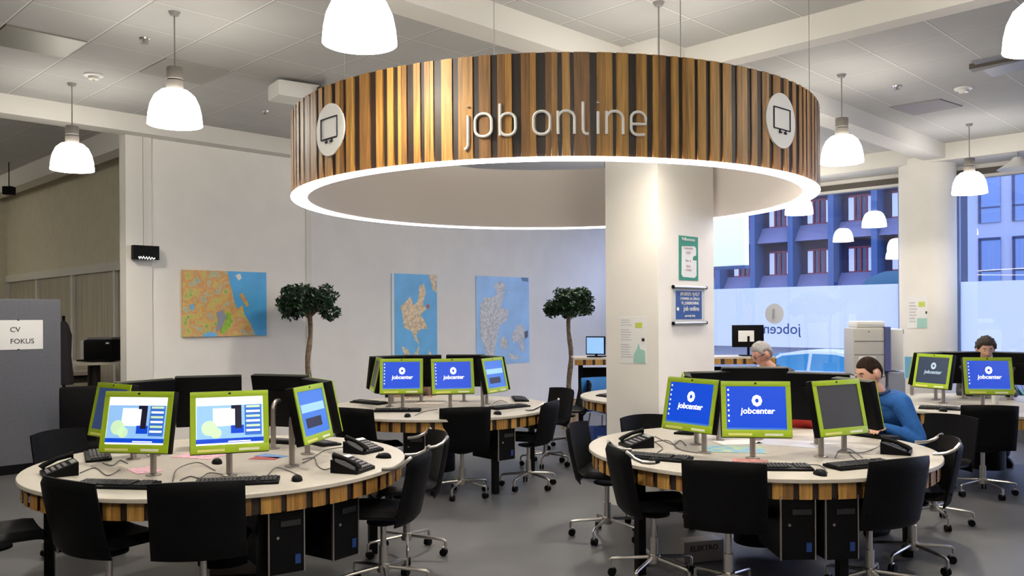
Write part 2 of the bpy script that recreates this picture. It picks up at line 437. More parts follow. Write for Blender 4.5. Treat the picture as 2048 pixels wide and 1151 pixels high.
letters = {
 'j': [[(937, ZX-.005), (937, ZD+.025), (934, ZD+.008), (930, ZD)], [(937, ZA-.006), (937, ZA-.002)]],
 'o': [rr_path(951, 984, ZB, ZX, .45)+['c']],
 'b': [[(1001, ZA), (1001, ZB)], rr_path(1001, 1032, ZB, ZX-.006, .45)+['c']],
 'oo': [rr_path(1068, 1101, ZB, ZX, .45)+['c']],
 'n': [n_path(1117, 1150), [(1117, ZX), (1117, ZB)]],
 'l': [[(1167, ZA), (1167, ZB+.022), (1169, ZB+.006), (1173, ZB), (1178, ZB)]],
 'i': [[(1197, ZX-.003), (1197, ZB)], [(1197, ZA-.006), (1197, ZA-.002)]],
 'nn': [n_path(1214, 1247), [(1214, ZX), (1214, ZB)]],
 'e': [[(1263, (ZB+ZX)/2-.004), (1292, (ZB+ZX)/2-.004)]+[p for p in rr_path(1263, 1292, ZB, ZX, .45) if p[1] >= (ZB+ZX)/2]+[(1263, (ZB+ZX)/2)]+
       [p for p in rr_path(1263, 1292, ZB, ZX, .45) if p[1] <= (ZB+ZX)/2 and p[0] < 1280]+[(1290, ZB+.002)]],
}
for ch, strokes in letters.items():
    bb = MB()
    for st in strokes:
        closed = st[-1] == 'c'; pts = [p for p in st if p != 'c']
        P = [ring_pt(x, z, .006) for x, z in pts]
        # drop duplicates
        Q = [P[0]]
        for p in P[1:]:
            if (p-Q[-1]).length > .0008: Q.append(p)
        if closed and (Q[0]-Q[-1]).length < .0008: Q.pop()
        bb.tube(Q, .0085, 8, closed=closed)
    bb.build('letter', WHITE, ring, True)
def disc_icon(px, zc, R_):
    c = ring_pt(px, zc, 0); an = math.atan2(c.y, c.x)
    def W(uu, ww, off):   # arc coordinates on the cylinder
        return Vector(((RR+off)*math.cos(an+uu/RR), (RR+off)*math.sin(an+uu/RR), c.z+ww))
    n = 40; m_ = 6; vs = []; fs = []
    for i in range(m_+1):
        for k in range(n):
            r_ = R_*i/m_; t_ = 2*PI*k/n; vs.append(W(r_*math.cos(t_), r_*math.sin(t_), .008))
    for i in range(m_):
        for k in range(n): fs.append((i*n+k, i*n+(k+1) % n, (i+1)*n+(k+1) % n, (i+1)*n+k))
    o = len(vs)
    for k in range(n): vs.append(W(R_*math.cos(2*PI*k/n), R_*math.sin(2*PI*k/n), -.003))
    for k in range(n): fs.append((m_*n+k, m_*n+(k+1) % n, o+(k+1) % n, o+k))
    d = MB().add(vs, fs).build('icon_disc', WHITE, ring)
    l = MB()
    def bar(u0, w0, u1, w1, t_=.004):
        l.tube([W(u0+(u1-u0)*q/4, w0+(w1-w0)*q/4, .011) for q in range(5)], t_, 6)
    bar(-.095, .075, .095, .075); bar(-.095, -.055, .095, -.055); bar(-.095, .075, -.095, -.055); bar(.095, .075, .095, -.055)
    bar(-.04, -.075, -.015, -.075, .007); bar(.02, -.075, .045, -.075, .007)
    bar(-.035, -.06, -.02, -.075, .005); bar(.04, -.06, .025, -.075, .005)
    l.build('screen_symbol', INK, d)
disc_icon(661, 2.83, .165); disc_icon(1563, 2.845, .17)
for px in (1363, 1620, 690, 990):
    p = ring_pt(px, RZ1, -.05); MB().tube([(p.x, p.y, H), (p.x, p.y, HC-RZ0)], .0025, 5).build('suspension_wire', WIRE, ring)

# ------------------------------------------------------------------ wall things
def wall_thing(name, label, cat, px0, py0, px1, py1, plane, k, th, m, frame_m=None, group=None, back=.0):
    fn = on_b if plane == 'b' else on_a
    a, c = fn(px0, py0, k), fn(px1, py1, k)
    wd = math.hypot(c.x-a.x, c.y-a.y); ht = a.z-c.z; mid = (a+c)/2
    rz = PI/4 if plane == 'b' else -PI/4
    t = thing(name, label, cat, (mid.x, mid.y, mid.z), rz, group)   # local x = to the right along the wall, -y = out of the wall
    MB().rbox((0, -th/2-back, 0), (wd, th, ht), .002, seg=1).build('panel', m, t)
    return t, wd, ht, -th-back
def flat(outline, wd, ht, y, m, name, parent, th=.0015):
    # outline in 0..1 map coordinates (x right, y down)
    M_ = Matrix(((1, 0, 0, 0), (0, 0, -1, y), (0, 1, 0, 0), (0, 0, 0, 1)))
    return MB().poly([((x-.5)*wd, (.5-yy)*ht) for x, yy in outline], th, 0, M_).build(name, m, parent)
SEA = mat('map_sea', (.17, .50, .84), .45, var=.08, vscale=3)
SEA1 = mat('map_sea_bright', (.08, .42, .82), .45, var=.10, vscale=3)
SEA2 = mat('map_sea_pale', (.38, .62, .92), .45, var=.08, vscale=3)
LAND = mat('map_land', (.80, .64, .42), .6, var=.25, vscale=22)
LAND2 = mat('map_land_pale', (.66, .66, .66), .6, var=.22, vscale=26)
RED = mat('map_town', (.5, .16, .12), .6)
def city_mat():
    m = bpy.data.materials.new('street_map_print'); m.use_nodes = True; nt = m.node_tree; N = nt.nodes.new; b = nt.nodes['Principled BSDF']
    tc = N('ShaderNodeTexCoord'); n = N('ShaderNodeTexNoise'); n.inputs['Scale'].default_value = 9; n.inputs['Detail'].default_value = 6
    v = N('ShaderNodeTexVoronoi'); v.inputs['Scale'].default_value = 45
    nt.links.new(tc.outputs['Object'], n.inputs[0]); nt.links.new(tc.outputs['Object'], v.inputs[0])
    mx = N('ShaderNodeMath'); mx.operation = 'MULTIPLY_ADD'; nt.links.new(v.outputs['Distance'], mx.inputs[0]); mx.inputs[1].default_value = .12; nt.links.new(n.outputs[0], mx.inputs[2])
    cr = N('ShaderNodeValToRGB'); e = cr.color_ramp.elements
    e[0].position = .36; e[0].color = (.20, .42, .10, 1); e[1].position = .45; e[1].color = (.62, .56, .16, 1)
    for p, c in ((.53, (.72, .45, .13)), (.60, (.66, .30, .12)), (.67, (.60, .55, .25)), (.74, (.25, .48, .5))):
        q = e.new(p); q.color = (*c, 1)
    nt.links.new(mx.outputs[0], cr.inputs[0]); nt.links.new(cr.outputs[0], b.inputs['Base Color']); b.inputs['Roughness'].default_value = .5
    return m
CITY = city_mat(); PARK = mat('map_park', (.30, .55, .05), .6, var=.2, vscale=20)
t, wd, ht, y = wall_thing('street_map', 'colourful orange and green street map with blue sea on the left wall', 'map', 363, 539, 531, 670, 'b', W1, .03, CITY)
flat([(.52, 0), (1, 0), (1, 1), (.86, 1), (.80, .82), (.72, .66), (.70, .52), (.63, .58), (.60, .48), (.58, .34), (.55, .2)], wd, ht, y, SEA1, 'sea', t)
flat([(.66, .36), (.70, .33), (.73, .40), (.78, .52), (.75, .55), (.70, .46)], wd, ht, y-.002, CITY, 'island', t)
flat([(.61, .06), (.67, .03), (.69, .10), (.65, .14)], wd, ht, y-.002, PAPER, 'island', t)
flat([(.38, .63), (.46, .60), (.50, .70), (.44, .88), (.38, .92), (.40, .76)], wd, ht, y-.001, mat('map_grey', (.3, .33, .42), .6), 'lake', t)
flat([(.50, .62), (.56, .66), (.55, .85), (.46, .97), (.42, .92), (.49, .78)], wd, ht, y-.002, PARK, 'park', t)
flat([(.22, .97), (.30, .92), (.40, .97), (.38, 1), (.22, 1)], wd, ht, y-.001, SEA, 'lake', t)
flat([(.07, .53), (.12, .5), (.13, .58), (.09, .6)], wd, ht, y-.001, SEA, 'lake', t)
t, wd, ht, y = wall_thing('island_map', 'narrow blue map of tan islands behind the middle table monitors', 'map', 782, 546, 874, 728, 'b', W2, .012, SEA, group=None)
flat([(.60, .13), (.70, .10), (.74, .2), (.68, .33), (.76, .38), (.62, .44), (.72, .52), (.78, .60), (.62, .60), (.52, .66), (.60, .78), (.50, .72), (.42, .62), (.26, .58), (.22, .42), (.18, .36), (.34, .28), (.40, .24), (.46, .34), (.56, .30)], wd, ht, y, LAND, 'island', t)
flat([(.20, .78), (.34, .82), (.42, .92), (.52, .84), (.60, .78), (.56, .88), (.46, .97), (.30, .92)], wd, ht, y, LAND, 'island', t)
flat([(.80, 0), (.99, 0), (.99, .20), (.90, .17), (.86, .08)], wd, ht, y, LAND, 'coast', t)
flat([(.80, .84), (.90, .90), (.98, .95), (.88, .96), (.80, .92)], wd, ht, y, LAND, 'island', t)
flat([(.76, .33), (.82, .33), (.82, .37), (.76, .38)], wd, ht, y-.002, RED, 'town', t)
flat([(0, 0), (.05, 0), (.05, 1), (0, 1)], wd, ht, y-.001, PAPER, 'margin', t)
t, wd, ht, y = wall_thing('country_map', 'wide pale blue map of grey land right of the narrow island map', 'map', 951, 551, 1058, 724, 'b', W2, .012, SEA2)
flat([(.32, .10), (.44, .05), (.54, .10), (.50, .22), (.44, .36), (.60, .38), (.56, .50), (.42, .56), (.38, .70), (.34, .80), (.30, 1), (.18, 1), (.16, .84), (.08, .68), (.06, .5), (.08, .32), (.16, .24), (.30, .24), (.38, .2)], wd, ht, y, LAND2, 'mainland', t)
flat([(.42, .74), (.50, .68), (.58, .74), (.56, .84), (.46, .82)], wd, ht, y, LAND2, 'island', t)
flat([(.66, .66), (.76, .56), (.84, .54), (.90, .60), (.94, .68), (.86, .74), (.90, .84), (.84, .88), (.78, .74), (.68, .76)], wd, ht, y, LAND2, 'island', t)
flat([(.60, .88), (.70, .90), (.82, .94), (.70, .96), (.60, .93)], wd, ht, y, LAND2, 'island', t)
flat([(.90, .64), (.97, .62), (.97, .70), (.91, .72)], wd, ht, y-.002, mat('map_city', (.12, .14, .2), .6), 'town', t)
flat([(.84, .0), (.98, .0), (.98, .05), (.86, .04)], wd, ht, y-.001, mat('map_title', (.16, .25, .4), .6), 'title', t)
flat([(.60, .16), (.63, .17), (.61, .2)], wd, ht, y-.001, LAND2, 'island', t)

# small black display hanging from a wire on the left wall
t, wd, ht, y = wall_thing('wall_display', 'small black display with white lettering hanging from thin wire on wall', 'display', 262, 490, 314, 520, 'b', W1-.06, .07, BPLAS)
b = MB(); pts = [(-.10, -.05), (-.09, -.075), (-.075, -.05), (-.06, -.075), (-.045, -.045), (-.03, -.075), (-.01, -.05), (0, -.08), (.02, -.05), (.035, -.08), (.05, -.055), (.07, -.075), (.085, -.06)]
b.tube([(x+.01, y-.002, z) for x, z in pts], .007, 6); b.build('lettering', TEXTW, t)
MB().tube([(-.02, -.03, ht/2), (-.02, -.03, 3.74-t.location.z)], .003, 5).build('wire', WIRE, t)

# posters on the column (right face is a Y-X plane, left face a Y+X plane)
DG = mat('poster_green', (.01, .22, .13), .5); PINK = mat('poster_pink', (.62, .42, .45), .6); PINK2 = mat('poster_pale', (.78, .80, .76), .5)
t, wd, ht, y = wall_thing('green_poster', 'narrow dark green poster with white panel high on the square column', 'poster', 1357, 470, 1396, 561, 'b', CB, .004, DG)
flat([(.14, .24), (.80, .22), (.88, .26), (.88, .42), (.72, .46), (.70, .54), (.90, .54), (.90, .88), (.80, .94), (.2, .93), (.12, .88)], wd, ht, y, PINK2, 'white_panel', t)
text('lettering', 'Velkommen', .042, PINK2, t, (-.005, y-.002, ht*.39), (PI/2, 0, 0))
for k, (txt, z) in enumerate((('Kunne ikke', .16), ('et job', .08), ('Her er', -.06), ('hjælp', -.15), ('at hente', -.22))):
    text('lettering', txt, .03, PINK, t, (-.01, y-.003, ht*z*1.3), (PI/2, 0, 0))
NB = mat('poster_navy', (.01, .06, .24), .45)
t, wd, ht, y = wall_thing('framed_notice', 'navy blue notice in silver clamp frame below green poster on column', 'notice', 1343, 570, 1408, 648, 'b', CB, .008, mat('notice_white', (.6, .6, .6), .5))
flat([(.10, .13), (.90, .13), (.90, .86), (.10, .86)], wd, ht, y, NB, 'notice_sheet', t, .002)
for q, z in enumerate((.46, -.46)):
    MB().tube([(-wd*.5, y-.012, ht*z), (wd*.5, y-.012, ht*z)], .013, 10).build('clamp_rail', CHROME, t, True)
    for sx in (-1, 1): MB().tube([(sx*wd*.5, y-.012, ht*z), (sx*(wd*.5+.008), y-.012, ht*z)], .016, 10).build('end_cap', BPLAS, t)
for txt, z, sz in (('ØNSKER HJÆLP', .29, .043), ('STEMMER OG SPROG', .17, .032), ('TIL JOBSØGNING', .05, .036), ('job online', -.12, .060), ('personlig hjælp', -.28, .026)):
    text('lettering', txt, sz, PAPER, t, ((.01 if sz < .05 else .03), y-.005, ht*z*.95-.01), (PI/2, 0, 0))
MB().lathe([(0, 0), (.016, 0), (.016, .003), (0, .003)], 12).build('emblem', PAPER, t, loc=(-wd*.36, y-.006, -ht*.1), rot=(PI/2, 0, 0))
MINT = mat('poster_mint', (.36, .62, .54), .6); LIME = mat('poster_lime', (.55, .62, .10), .6); LILAC = mat('print_lilac', (.55, .53, .58), .7)
def info_sheet(lab, x0, y0, x1, y1, plane, k):
    t, wd, ht, y = wall_thing('info_sheet', lab, 'poster', x0, y0, x1, y1, plane, k, .002, PAPER)
    flat([(.60, .14), (.86, .13), (.86, .24), (.60, .24)], wd, ht, y, LIME, 'lime_logo', t)
    flat([(.52, .98), (.54, .80), (.66, .68), (.72, .55), (.78, .68), (.96, .72), (.97, .98)], wd, ht, y, MINT, 'mint_picture', t)
    flat([(.84, .46), (.94, .46), (.94, .52), (.84, .52)], wd, ht, y-.001, INK, 'dark_mark', t)
    b = MB()
    for r in range(16):
        if r in (3, 9): continue
        yy = .08+r*.052; L_ = random.uniform(.30, .48)
        b.box(((-.5+.06+L_/2)*wd, y-.0005, (.5-yy)*ht), (L_*wd, .001, ht*.016))
    b.build('print_lines', LILAC, t); return t
info_sheet('white info sheet with lime square and mint picture on square column', 1239, 632, 1293, 728, 'a', CA)
b_ = thing('info_sheet', 'faded info sheet with lime square on the round column', 'poster', (0, 0, 0))
def rcyl(px0, py0, px1, py1, m, name, off, parent):
    c = Vector((5.88, 12.1)); R_ = .37+off
    def hit(px, py):
        A_, B_ = ray(px, py); qa = 1+A_*A_; qb = -2*(A_*c.x+c.y); qc = c.x**2+c.y**2-R_**2
        Y = (-qb-math.sqrt(max(0, qb*qb-4*qa*qc)))/(2*qa); return Vector((A_*Y, Y, CH+B_*Y))
    n = 6; vs = []; 
    for k in range(n+1):
        px = px0+(px1-px0)*k/n; a = hit(px, py0); b2 = hit(px, py1); vs += [a, b2]
    MB().add(vs, [(2*k, 2*k+1, 2*k+3, 2*k+2) for k in range(n)]).build(name, m, parent)
rcyl(1814, 592, 1856, 656, PAPER, 'sheet', .003, b_); rcyl(1837, 603, 1850, 613, LIME, 'lime_logo', .005, b_)
rcyl(1834, 636, 1854, 655, MINT, 'mint_picture', .005, b_); rcyl(1851, 622, 1854, 627, INK, 'dark_mark', .005, b_)
for r in range(7): rcyl(1818, 604+r*6.2, 1830+(r*7 % 5), 606+r*6.2, LILAC, 'print_lines', .005, b_)

# mirrored lettering and emblem on the frosted film, seen from behind
DBL = mat('film_lettering', (.03, .08, .32), .5)
pr = on_a(1602, 676, WIN-.02); plft = on_a(1493, 676, WIN-.02)
t = thing('window_lettering', 'dark blue mirrored jobcenter lettering on the frosted window', 'lettering', (0, 0, 0))
me = text_mesh('jobcenter', 1.0, extrude=.002, align='LEFT'); xs = [v_.co.x for v_ in me.vertices]
sc_ = (pr-plft).xy.length/(max(xs)-min(xs)); me.materials.clear(); me.materials.append(DBL)
lo = link('lettering', me, t, (pr.x, pr.y, pr.z+.07), None)
lo.scale = (-sc_, sc_, 1); lo.rotation_euler = (PI/2, 0, -PI/4)
pe = on_a(1549, 627, WIN-.02)
eb = MB(); eb.lathe([(0, 0), (.17, 0), (.17, .003), (0, .003)], 24); eb.build('emblem', mat('film_beige', (.74, .76, .80), .7), t, loc=pe, rot=(PI/2, 0, -PI/4))
MB().box((0, 0, 0), (.03, .01, .16)).build('emblem_mark', mat('film_mark', (.42, .42, .44), .7), t, loc=pe+Vector((-.02, -.02, 0)), rot=(0, 0, -PI/4))

# ceiling fittings
def ceil_quad(name, label, cat, pts, m, th=.012):
    P = [on_z(x, y, HC) for x, y in pts]; c = sum(P, Vector())/len(P)
    t = MB().poly([(p.x-c.x, p.y-c.y) for p in P], th, 0, Matrix.Translation((0, 0, -th))).build(name, m, loc=c); return tag(t, label, cat)
VENT = mat('vent_grey', (.24, .23, .20), .5, .2); VENT2 = mat('vent_mesh', (.38, .36, .33), .7)
def tile_at(name, label, cat, px, py, m, nx=1, ny=1, th=.012, s=.6):
    p = on_z(px, py, HC); sv = (p.x+p.y)/R2; dv = (p.x-p.y)/R2
    sv = 2.56+.63*(math.floor((sv-2.56)/.63)+.5*nx); dv = -7.5+.63*(math.floor((dv+7.5)/.63)+.5*ny)
    X, Y = (sv+dv)/R2, (sv-dv)/R2
    o = MB().rbox((0, 0, -th/2), (s*nx, s*ny, th), .003, seg=1).build(name, m, loc=(X, Y, HC), rot=(0, 0, PI/4)); return tag(o, label, cat)
tile_at('ceiling_vent', 'dark grey ceiling vent panel in the top left corner', 'vent', 70, 84, VENT, 1, 1)
tile_at('ceiling_vent', 'grey perforated ceiling panel behind the lamp over the street map', 'vent', 385, 136, VENT2, 1, 1)
ceil_quad('ceiling_vent', 'grey perforated ceiling panel between the two right pendant lamps', 'vent', [(1779, 213), (1880, 197), (1925, 211), (1828, 229)], mat('vent_mauve', (.33, .31, .33), .8))
t = ceil_quad('slot_diffuser', 'long slotted air diffuser in the top right ceiling', 'vent', [(1944, 121), (2060, 98), (2075, 128), (1985, 150)], mat('diffuser_blue_grey', (.30, .31, .36), .5), .02)
ceil_quad('slot_diffuser', 'dark slot along the far side of the right diffuser', 'vent', [(1938, 128), (2060, 103), (2060, 106), (1946, 134)], HEAD, .05)
t = thing('wall_projector', 'white wedge shaped ceiling box left of the wooden ring', 'projector', on_z(600, 170, HC-.02))
MB().rbox((0, 0, -.09), (.55, .32, .16), .03, rot=(0, 0, .6)).build('housing', WHITE, t, True)
MB().box((.24, -.02, -.07), (.16, .2, .05), rot=(0, 0, .6)).build('lens_slot', HEAD, t)
for x, y, lab in ((187, 149, 'round smoke detector on the ceiling left above the far lamp'), (1512, 0, ''), (1927, 176, 'round white smoke detector on the bluish right ceiling')):
    if not lab: continue
    p = on_z(x, y, HC); t = thing('smoke_detector', lab, 'detector', p)
    MB().lathe([(0, -.05), (.045, -.045), (.05, -.02), (.085, -.015), (.09, 0)], 24).build('housing', WHITE, t, True)
    MB().lathe([(0, -.056), (.012, -.055), (.014, -.04)], 10).build('indicator', mat('amber', (.7, .45, .2), .5), t)
for x, y, lab in ((289, 77, 'sprinkler head on the ceiling beside the cable of the map lamp'), (1794, 172, 'small sprinkler head on the right ceiling'), (530, 222, 'sprinkler head near the left beam above the wall')):
    p = on_z(x, y, HC); t = thing('ceiling_sprinkler', lab, 'sprinkler', p)
    MB().lathe([(0, -.012), (.04, -.010), (.045, 0)], 20).build('escutcheon', CHROME, t, True)
    MB().tube([(0, 0, 0), (0, 0, -.04)], .012, 8).build('stem', STEEL, t); MB().lathe([(0, -.045), (.03, -.043), (.03, -.04), (0, -.038)], 12).build('deflector', STEEL, t)
# black speaker and pipe at far left
p = at(18, 381, 12.6); t = thing('wall_speaker', 'tiny black speaker hanging in the far left room', 'speaker', p)
MB().rbox((0, 0, 0), (.14, .12, .12), .01).build('housing', BPLAS, t); MB().tube([(0, 0, .06), (0, 0, HC-p.z)], .008, 6).build('bracket', BMET, t)
# spot lamp at the right window
p = on_a(2035, 330, WIN-1.0); t = thing('ceiling_spotlight', 'white cone spotlight by the right window header', 'lamp', p)
MB().lathe([(.05, .10), (.10, .04), (.24, -.05), (.22, -.05), (.09, .03), (0, .06)], 24).build('lamp_shade', WHITE, t, True); MB().tube([(0, 0, .08), (0, 0, 3.73-p.z)], .012, 6).build('stem', WIRE, t)

# ------------------------------------------------------------------ round tables
TR = 1.156
def legs_at(angles, r): return [(r*math.sin(math.radians(a)), -r*math.cos(math.radians(a))) for a in angles]
def round_table(x, y, lab, leg_angles, seed):
    t = thing('round_table', lab, 'table', (x, y, 0), 0, 'round wood rimmed computer tables')
    MB().lathe([(0, .706), (TR-.004, .706), (TR, .709), (TR, .728), (TR-.003, .731), (0, .731)], 96).build('tabletop', TOP, t, True)
    b = MB(); r_ = random.Random(seed); a = 0; dark = False
    while a < 2*PI-.01:
        wd = r_.uniform(.028, .05) if dark else r_.uniform(.07, .13); da = min(wd/TR, 2*PI-a); rr = TR-.022-(.012 if dark else 0)
        segs = [(a, da, 3 if dark else r_.choice((0, 0, 1)))]
        if not dark and wd > .095 and r_.random() < .6: segs = [(a, da*.5, 1), (a+da*.5, da*.5, r_.choice((0, 2)))]
        for q, dq, mm in segs: b.lathe([(rr-.03, .612), (rr, .612), (rr, .706), (rr-.03, .706)], 3, mm, a0=q+.0006, a1=q+dq-.0006, closed=True)
        a += da; dark = not dark
    b.build('slat_rim', [WOODA, WOODB, WOODC, WOODD], t)
    MB().lathe([(0, .64), (TR-.06, .64), (TR-.06, .705), (0, .705)], 64).build('underframe', BMET, t)
    MB().lathe([(0, .08), (.16, .08), (.16, .64), (0, .64)], 24).build('cable_column', BMET, t, True)
    for lx, ly in legs_at(leg_angles, TR-.16):
        MB().rbox((lx, ly, .32), (.055, .055, .64), .004, rot=(0, 0, math.atan2(ly, lx))).build('leg', BMET, t)
    return t
T1, T2, T3, T4, T5 = (-1.86, 5.50), (-.75, 8.74), (1.685, 5.91), (4.80, 8.65), (1.93, 9.72)
round_table(*T1, 'large round wood rimmed table at front left with keyboards and phones', (30, 118, 200, 290), 3)
round_table(*T2, 'round wood rimmed table in the middle distance below the blue maps', (36, 108, 180, 252), 5)
round_table(*T3, 'round wood rimmed table at front right with leaflets between green screens', (12, 84, 156, -62), 9)
round_table(*T4, 'round wood rimmed table at the far right edge near the window', (-10, 80, 170, -100), 12)
round_table(*T5, 'round wood rimmed table partly hidden behind the square column', (-40, 50, 140, 230), 15)
def cpu(T, ang, dist, lab, rz=None, z0=.27, h=.36):
    x, y = T[0]+dist*math.sin(math.radians(ang)), T[1]-dist*math.cos(math.radians(ang))
    t = thing('computer_tower', lab, 'computer', (x, y, z0), math.radians(ang if rz is None else rz))
    MB().rbox((0, .0, h/2), (.19, .40, h), .008).build('case', BPLAS, t)
    for sx in (-1, 1): MB().box((sx*.098, -.196, h/2), (.007, .012, h)).build('silver_edge', STEEL, t)
    MB().box((.02, -.204, h*.75), (.11, .008, .03)).build('disc_drive', mat('dark_grey_plastic', (.012, .012, .014), .4), t)
    MB().lathe([(0, 0), (.008, 0), (.008, .004), (0, .004)], 12).build('power_button', STEEL, t, loc=(-.05, -.202, h*.55), rot=(PI/2, 0, 0))
    MB().box((.06, -.203, h*.2), (.03, .006, .05)).build('blue_badge', mat('badge_blue', (.01, .04, .18), .4), t)
    MB().box((0, .1, h+.006), (.21, .06, .012)).build('hanger', BMET, t)
cpu(T1, 36, .90, 'black computer tower hung under the front left table, left of the pair', 34)
cpu(T1, 57, .88, 'black computer tower hung under the front left table, right of the pair', 55)
cpu(T1, -70, .78, 'black computer tower under the left end of the front left table', -50)
cpu(T3, -6, .92, 'black computer tower hung under front right table, left of the pair', 2)
cpu(T3, 8, .92, 'black computer tower hung under front right table, right of the pair', 9)
cpu(T2, -7, .92, 'black computer tower hung under the middle table between its two front chairs', -5, .32, .30)
cpu(T2, 39, .90, 'black computer tower hung under the middle table beside its right leg', 40, .32, .30)
cpu(T4, -60, .82, 'black computer tower hung under the far right table', -35, .32, .30)

# ------------------------------------------------------------------ monitors on steel posts
def make_monitor(kind, arm=.16, scale=1., tilt=12, lab='', grp=None, dimframe=False):
    t = thing('monitor', lab, 'monitor', (0, 0, 0), 0, grp)
    MB().lathe([(0, 0), (.045, 0), (.045, .006), (.022, .012), (0, .012)], 20).build('base_plate', STEEL, t, True)
    a = arm
    MB().tube([(0, 0, .005), (0, 0, .268), (0, -.004, .293), (0, -.018, .313), (0, -.04, .328), (0, -(a-.055), .330)], .018, 12).build('pole', STEEL, t, True)
    T_ = Matrix.Translation((0, -a, .330)) @ Matrix.Rotation(-math.radians(tilt), 4, 'X')
    T3_ = T_.to_3x3()
    W_, H_ = .42*scale, .345*scale; bw, bt, bb_ = .030, .032, .046
    hb = MB(); hb.rbox((0, .022, 0), (W_+.006, .052, H_+.006), .008); hb.rbox((0, .052, -.01), (W_*.55, .03, H_*.5), .012); hb.v = [T_ @ v for v in hb.v]
    hb.build('back_housing', BPLAS, t, True)
    fb = MB(); y0 = -.006
    fb.rbox((0, y0, H_/2-bt/2), (W_, .008, bt), .0015); fb.rbox((0, y0, -H_/2+bb_/2), (W_, .008, bb_), .0015)
    fb.box((-W_/2+bw/2, y0, (bb_-bt)/2), (bw, .008, H_-bt-bb_)); fb.box((W_/2-bw/2, y0, (bb_-bt)/2), (bw, .008, H_-bt-bb_))
    fb.v = [T_ @ v for v in fb.v]; fr = fb.build('bezel', GREEN, t, True)
    sw, sh = W_-2*bw, H_-bt-bb_; sz = (bb_-bt)/2
    sm = {'blue': SBLUE, 'page': SWHITE, 'dim': SDIM, 'off': SOFF, 'navy': NAVYS, 'photo': SMID}[kind]
    def P(x, y, z): return T_ @ Vector((x, y, z))
    s = MB(); s.box((0, -.004, sz), (sw+.004, .004, sh+.004)); s.v = [T_ @ v for v in s.v]; sc = s.build('screen', sm, t)
    e = Euler((PI/2-math.radians(tilt), 0, 0))
    def bx(x, z, w_, h_, m, name, parent=sc, d=0):
        q = MB(); q.box((x, -.0067-d, sz+z), (w_, .001, h_)); q.v = [T_ @ v for v in q.v]; return q.build(name, m, parent)
    if kind in ('blue', 'dim'):
        tm = TEXTW if kind == 'blue' else TEXTD
        text('lettering', 'jobcenter', .052, tm, sc, P(.008, -.0078, sz-.035), e, bold=.001, shear=.1)
        q = MB(); q.lathe([(.012, 0), (.032, 0), (.032, .001), (.012, .001)], 8, closed=True); q.v = [Vector((v.x, v.y*1.15, v.z)) for v in q.v]
        q.build('emblem', tm, sc, loc=P(.006, -.0066, sz+.045), rot=e)
        if kind == 'blue':
            for k in range(7): bx(-sw/2+.014, sh/2-.022-k*.032, .009, .011, TEXTW, 'desktop_icon')
            bx(.0, -sh/2+.006, sw, .010, SMID, 'task_bar')
    if kind == 'page':
        bx(0, -.015, sw*.98, sh*.76, SLIGHT, 'page_picture')
        bx(-.02, .02, .14, .10, SWHITE, 'bright_area', d=.001)
        for (x, z, r) in ((-.11, -.04, .042), (-.075, -.068, .03)):
            q = MB(); q.lathe([(0, 0), (r, 0), (r, .001), (0, .001)], 20); q.build('green_ball', SGRN, sc, loc=P(x, -.0085, sz+z), rot=e)
        bx(.045, .02, .035, .13, SDARK, 'dark_figure', d=.002); bx(.03, .075, .045, .02, SDARK, 'dark_figure', d=.002)
        bx(.04, -.05, .07, .045, SBLUE, 'blue_area', d=.0015)
        for k in range(6): bx(.125, .075-k*.027, .075, .012, SWHITE if k % 2 else SGRN, 'menu_line', d=.002); 
        bx(.125, 0.0, .09, .17, SMID, 'side_panel', d=.0012)
        bx(0, -sh/2+.022, sw, .024, SBLUE, 'task_bar', d=.001); bx(.05, -sh/2+.016, .12, .006, TEXTW, 'task_line', d=.002)
    if kind == 'photo':
        bx(0, .03, sw*.9, .05, SLIGHT, 'page_picture'); bx(-.02, -.06, sw*.6, .06, SDARK, 'dark_figure')
    for x, wd, m in ((-W_*.24, W_*.34, STICK), (W_*.24, W_*.26, STICKW)):
        q = MB(); q.box((x, -.0108, -H_/2+.016), (wd, .001, .014)); q.v = [T_ @ v for v in q.v]; q.build('sticker', m, t)
    q = MB(); q.box((0, -.0108, H_/2-.013), (.014, .001, .010)); q.v = [T_ @ v for v in q.v]; q.build('logo_mark', BPLAS, t)
    return t
G_ = 'black backed monitors on steel posts'
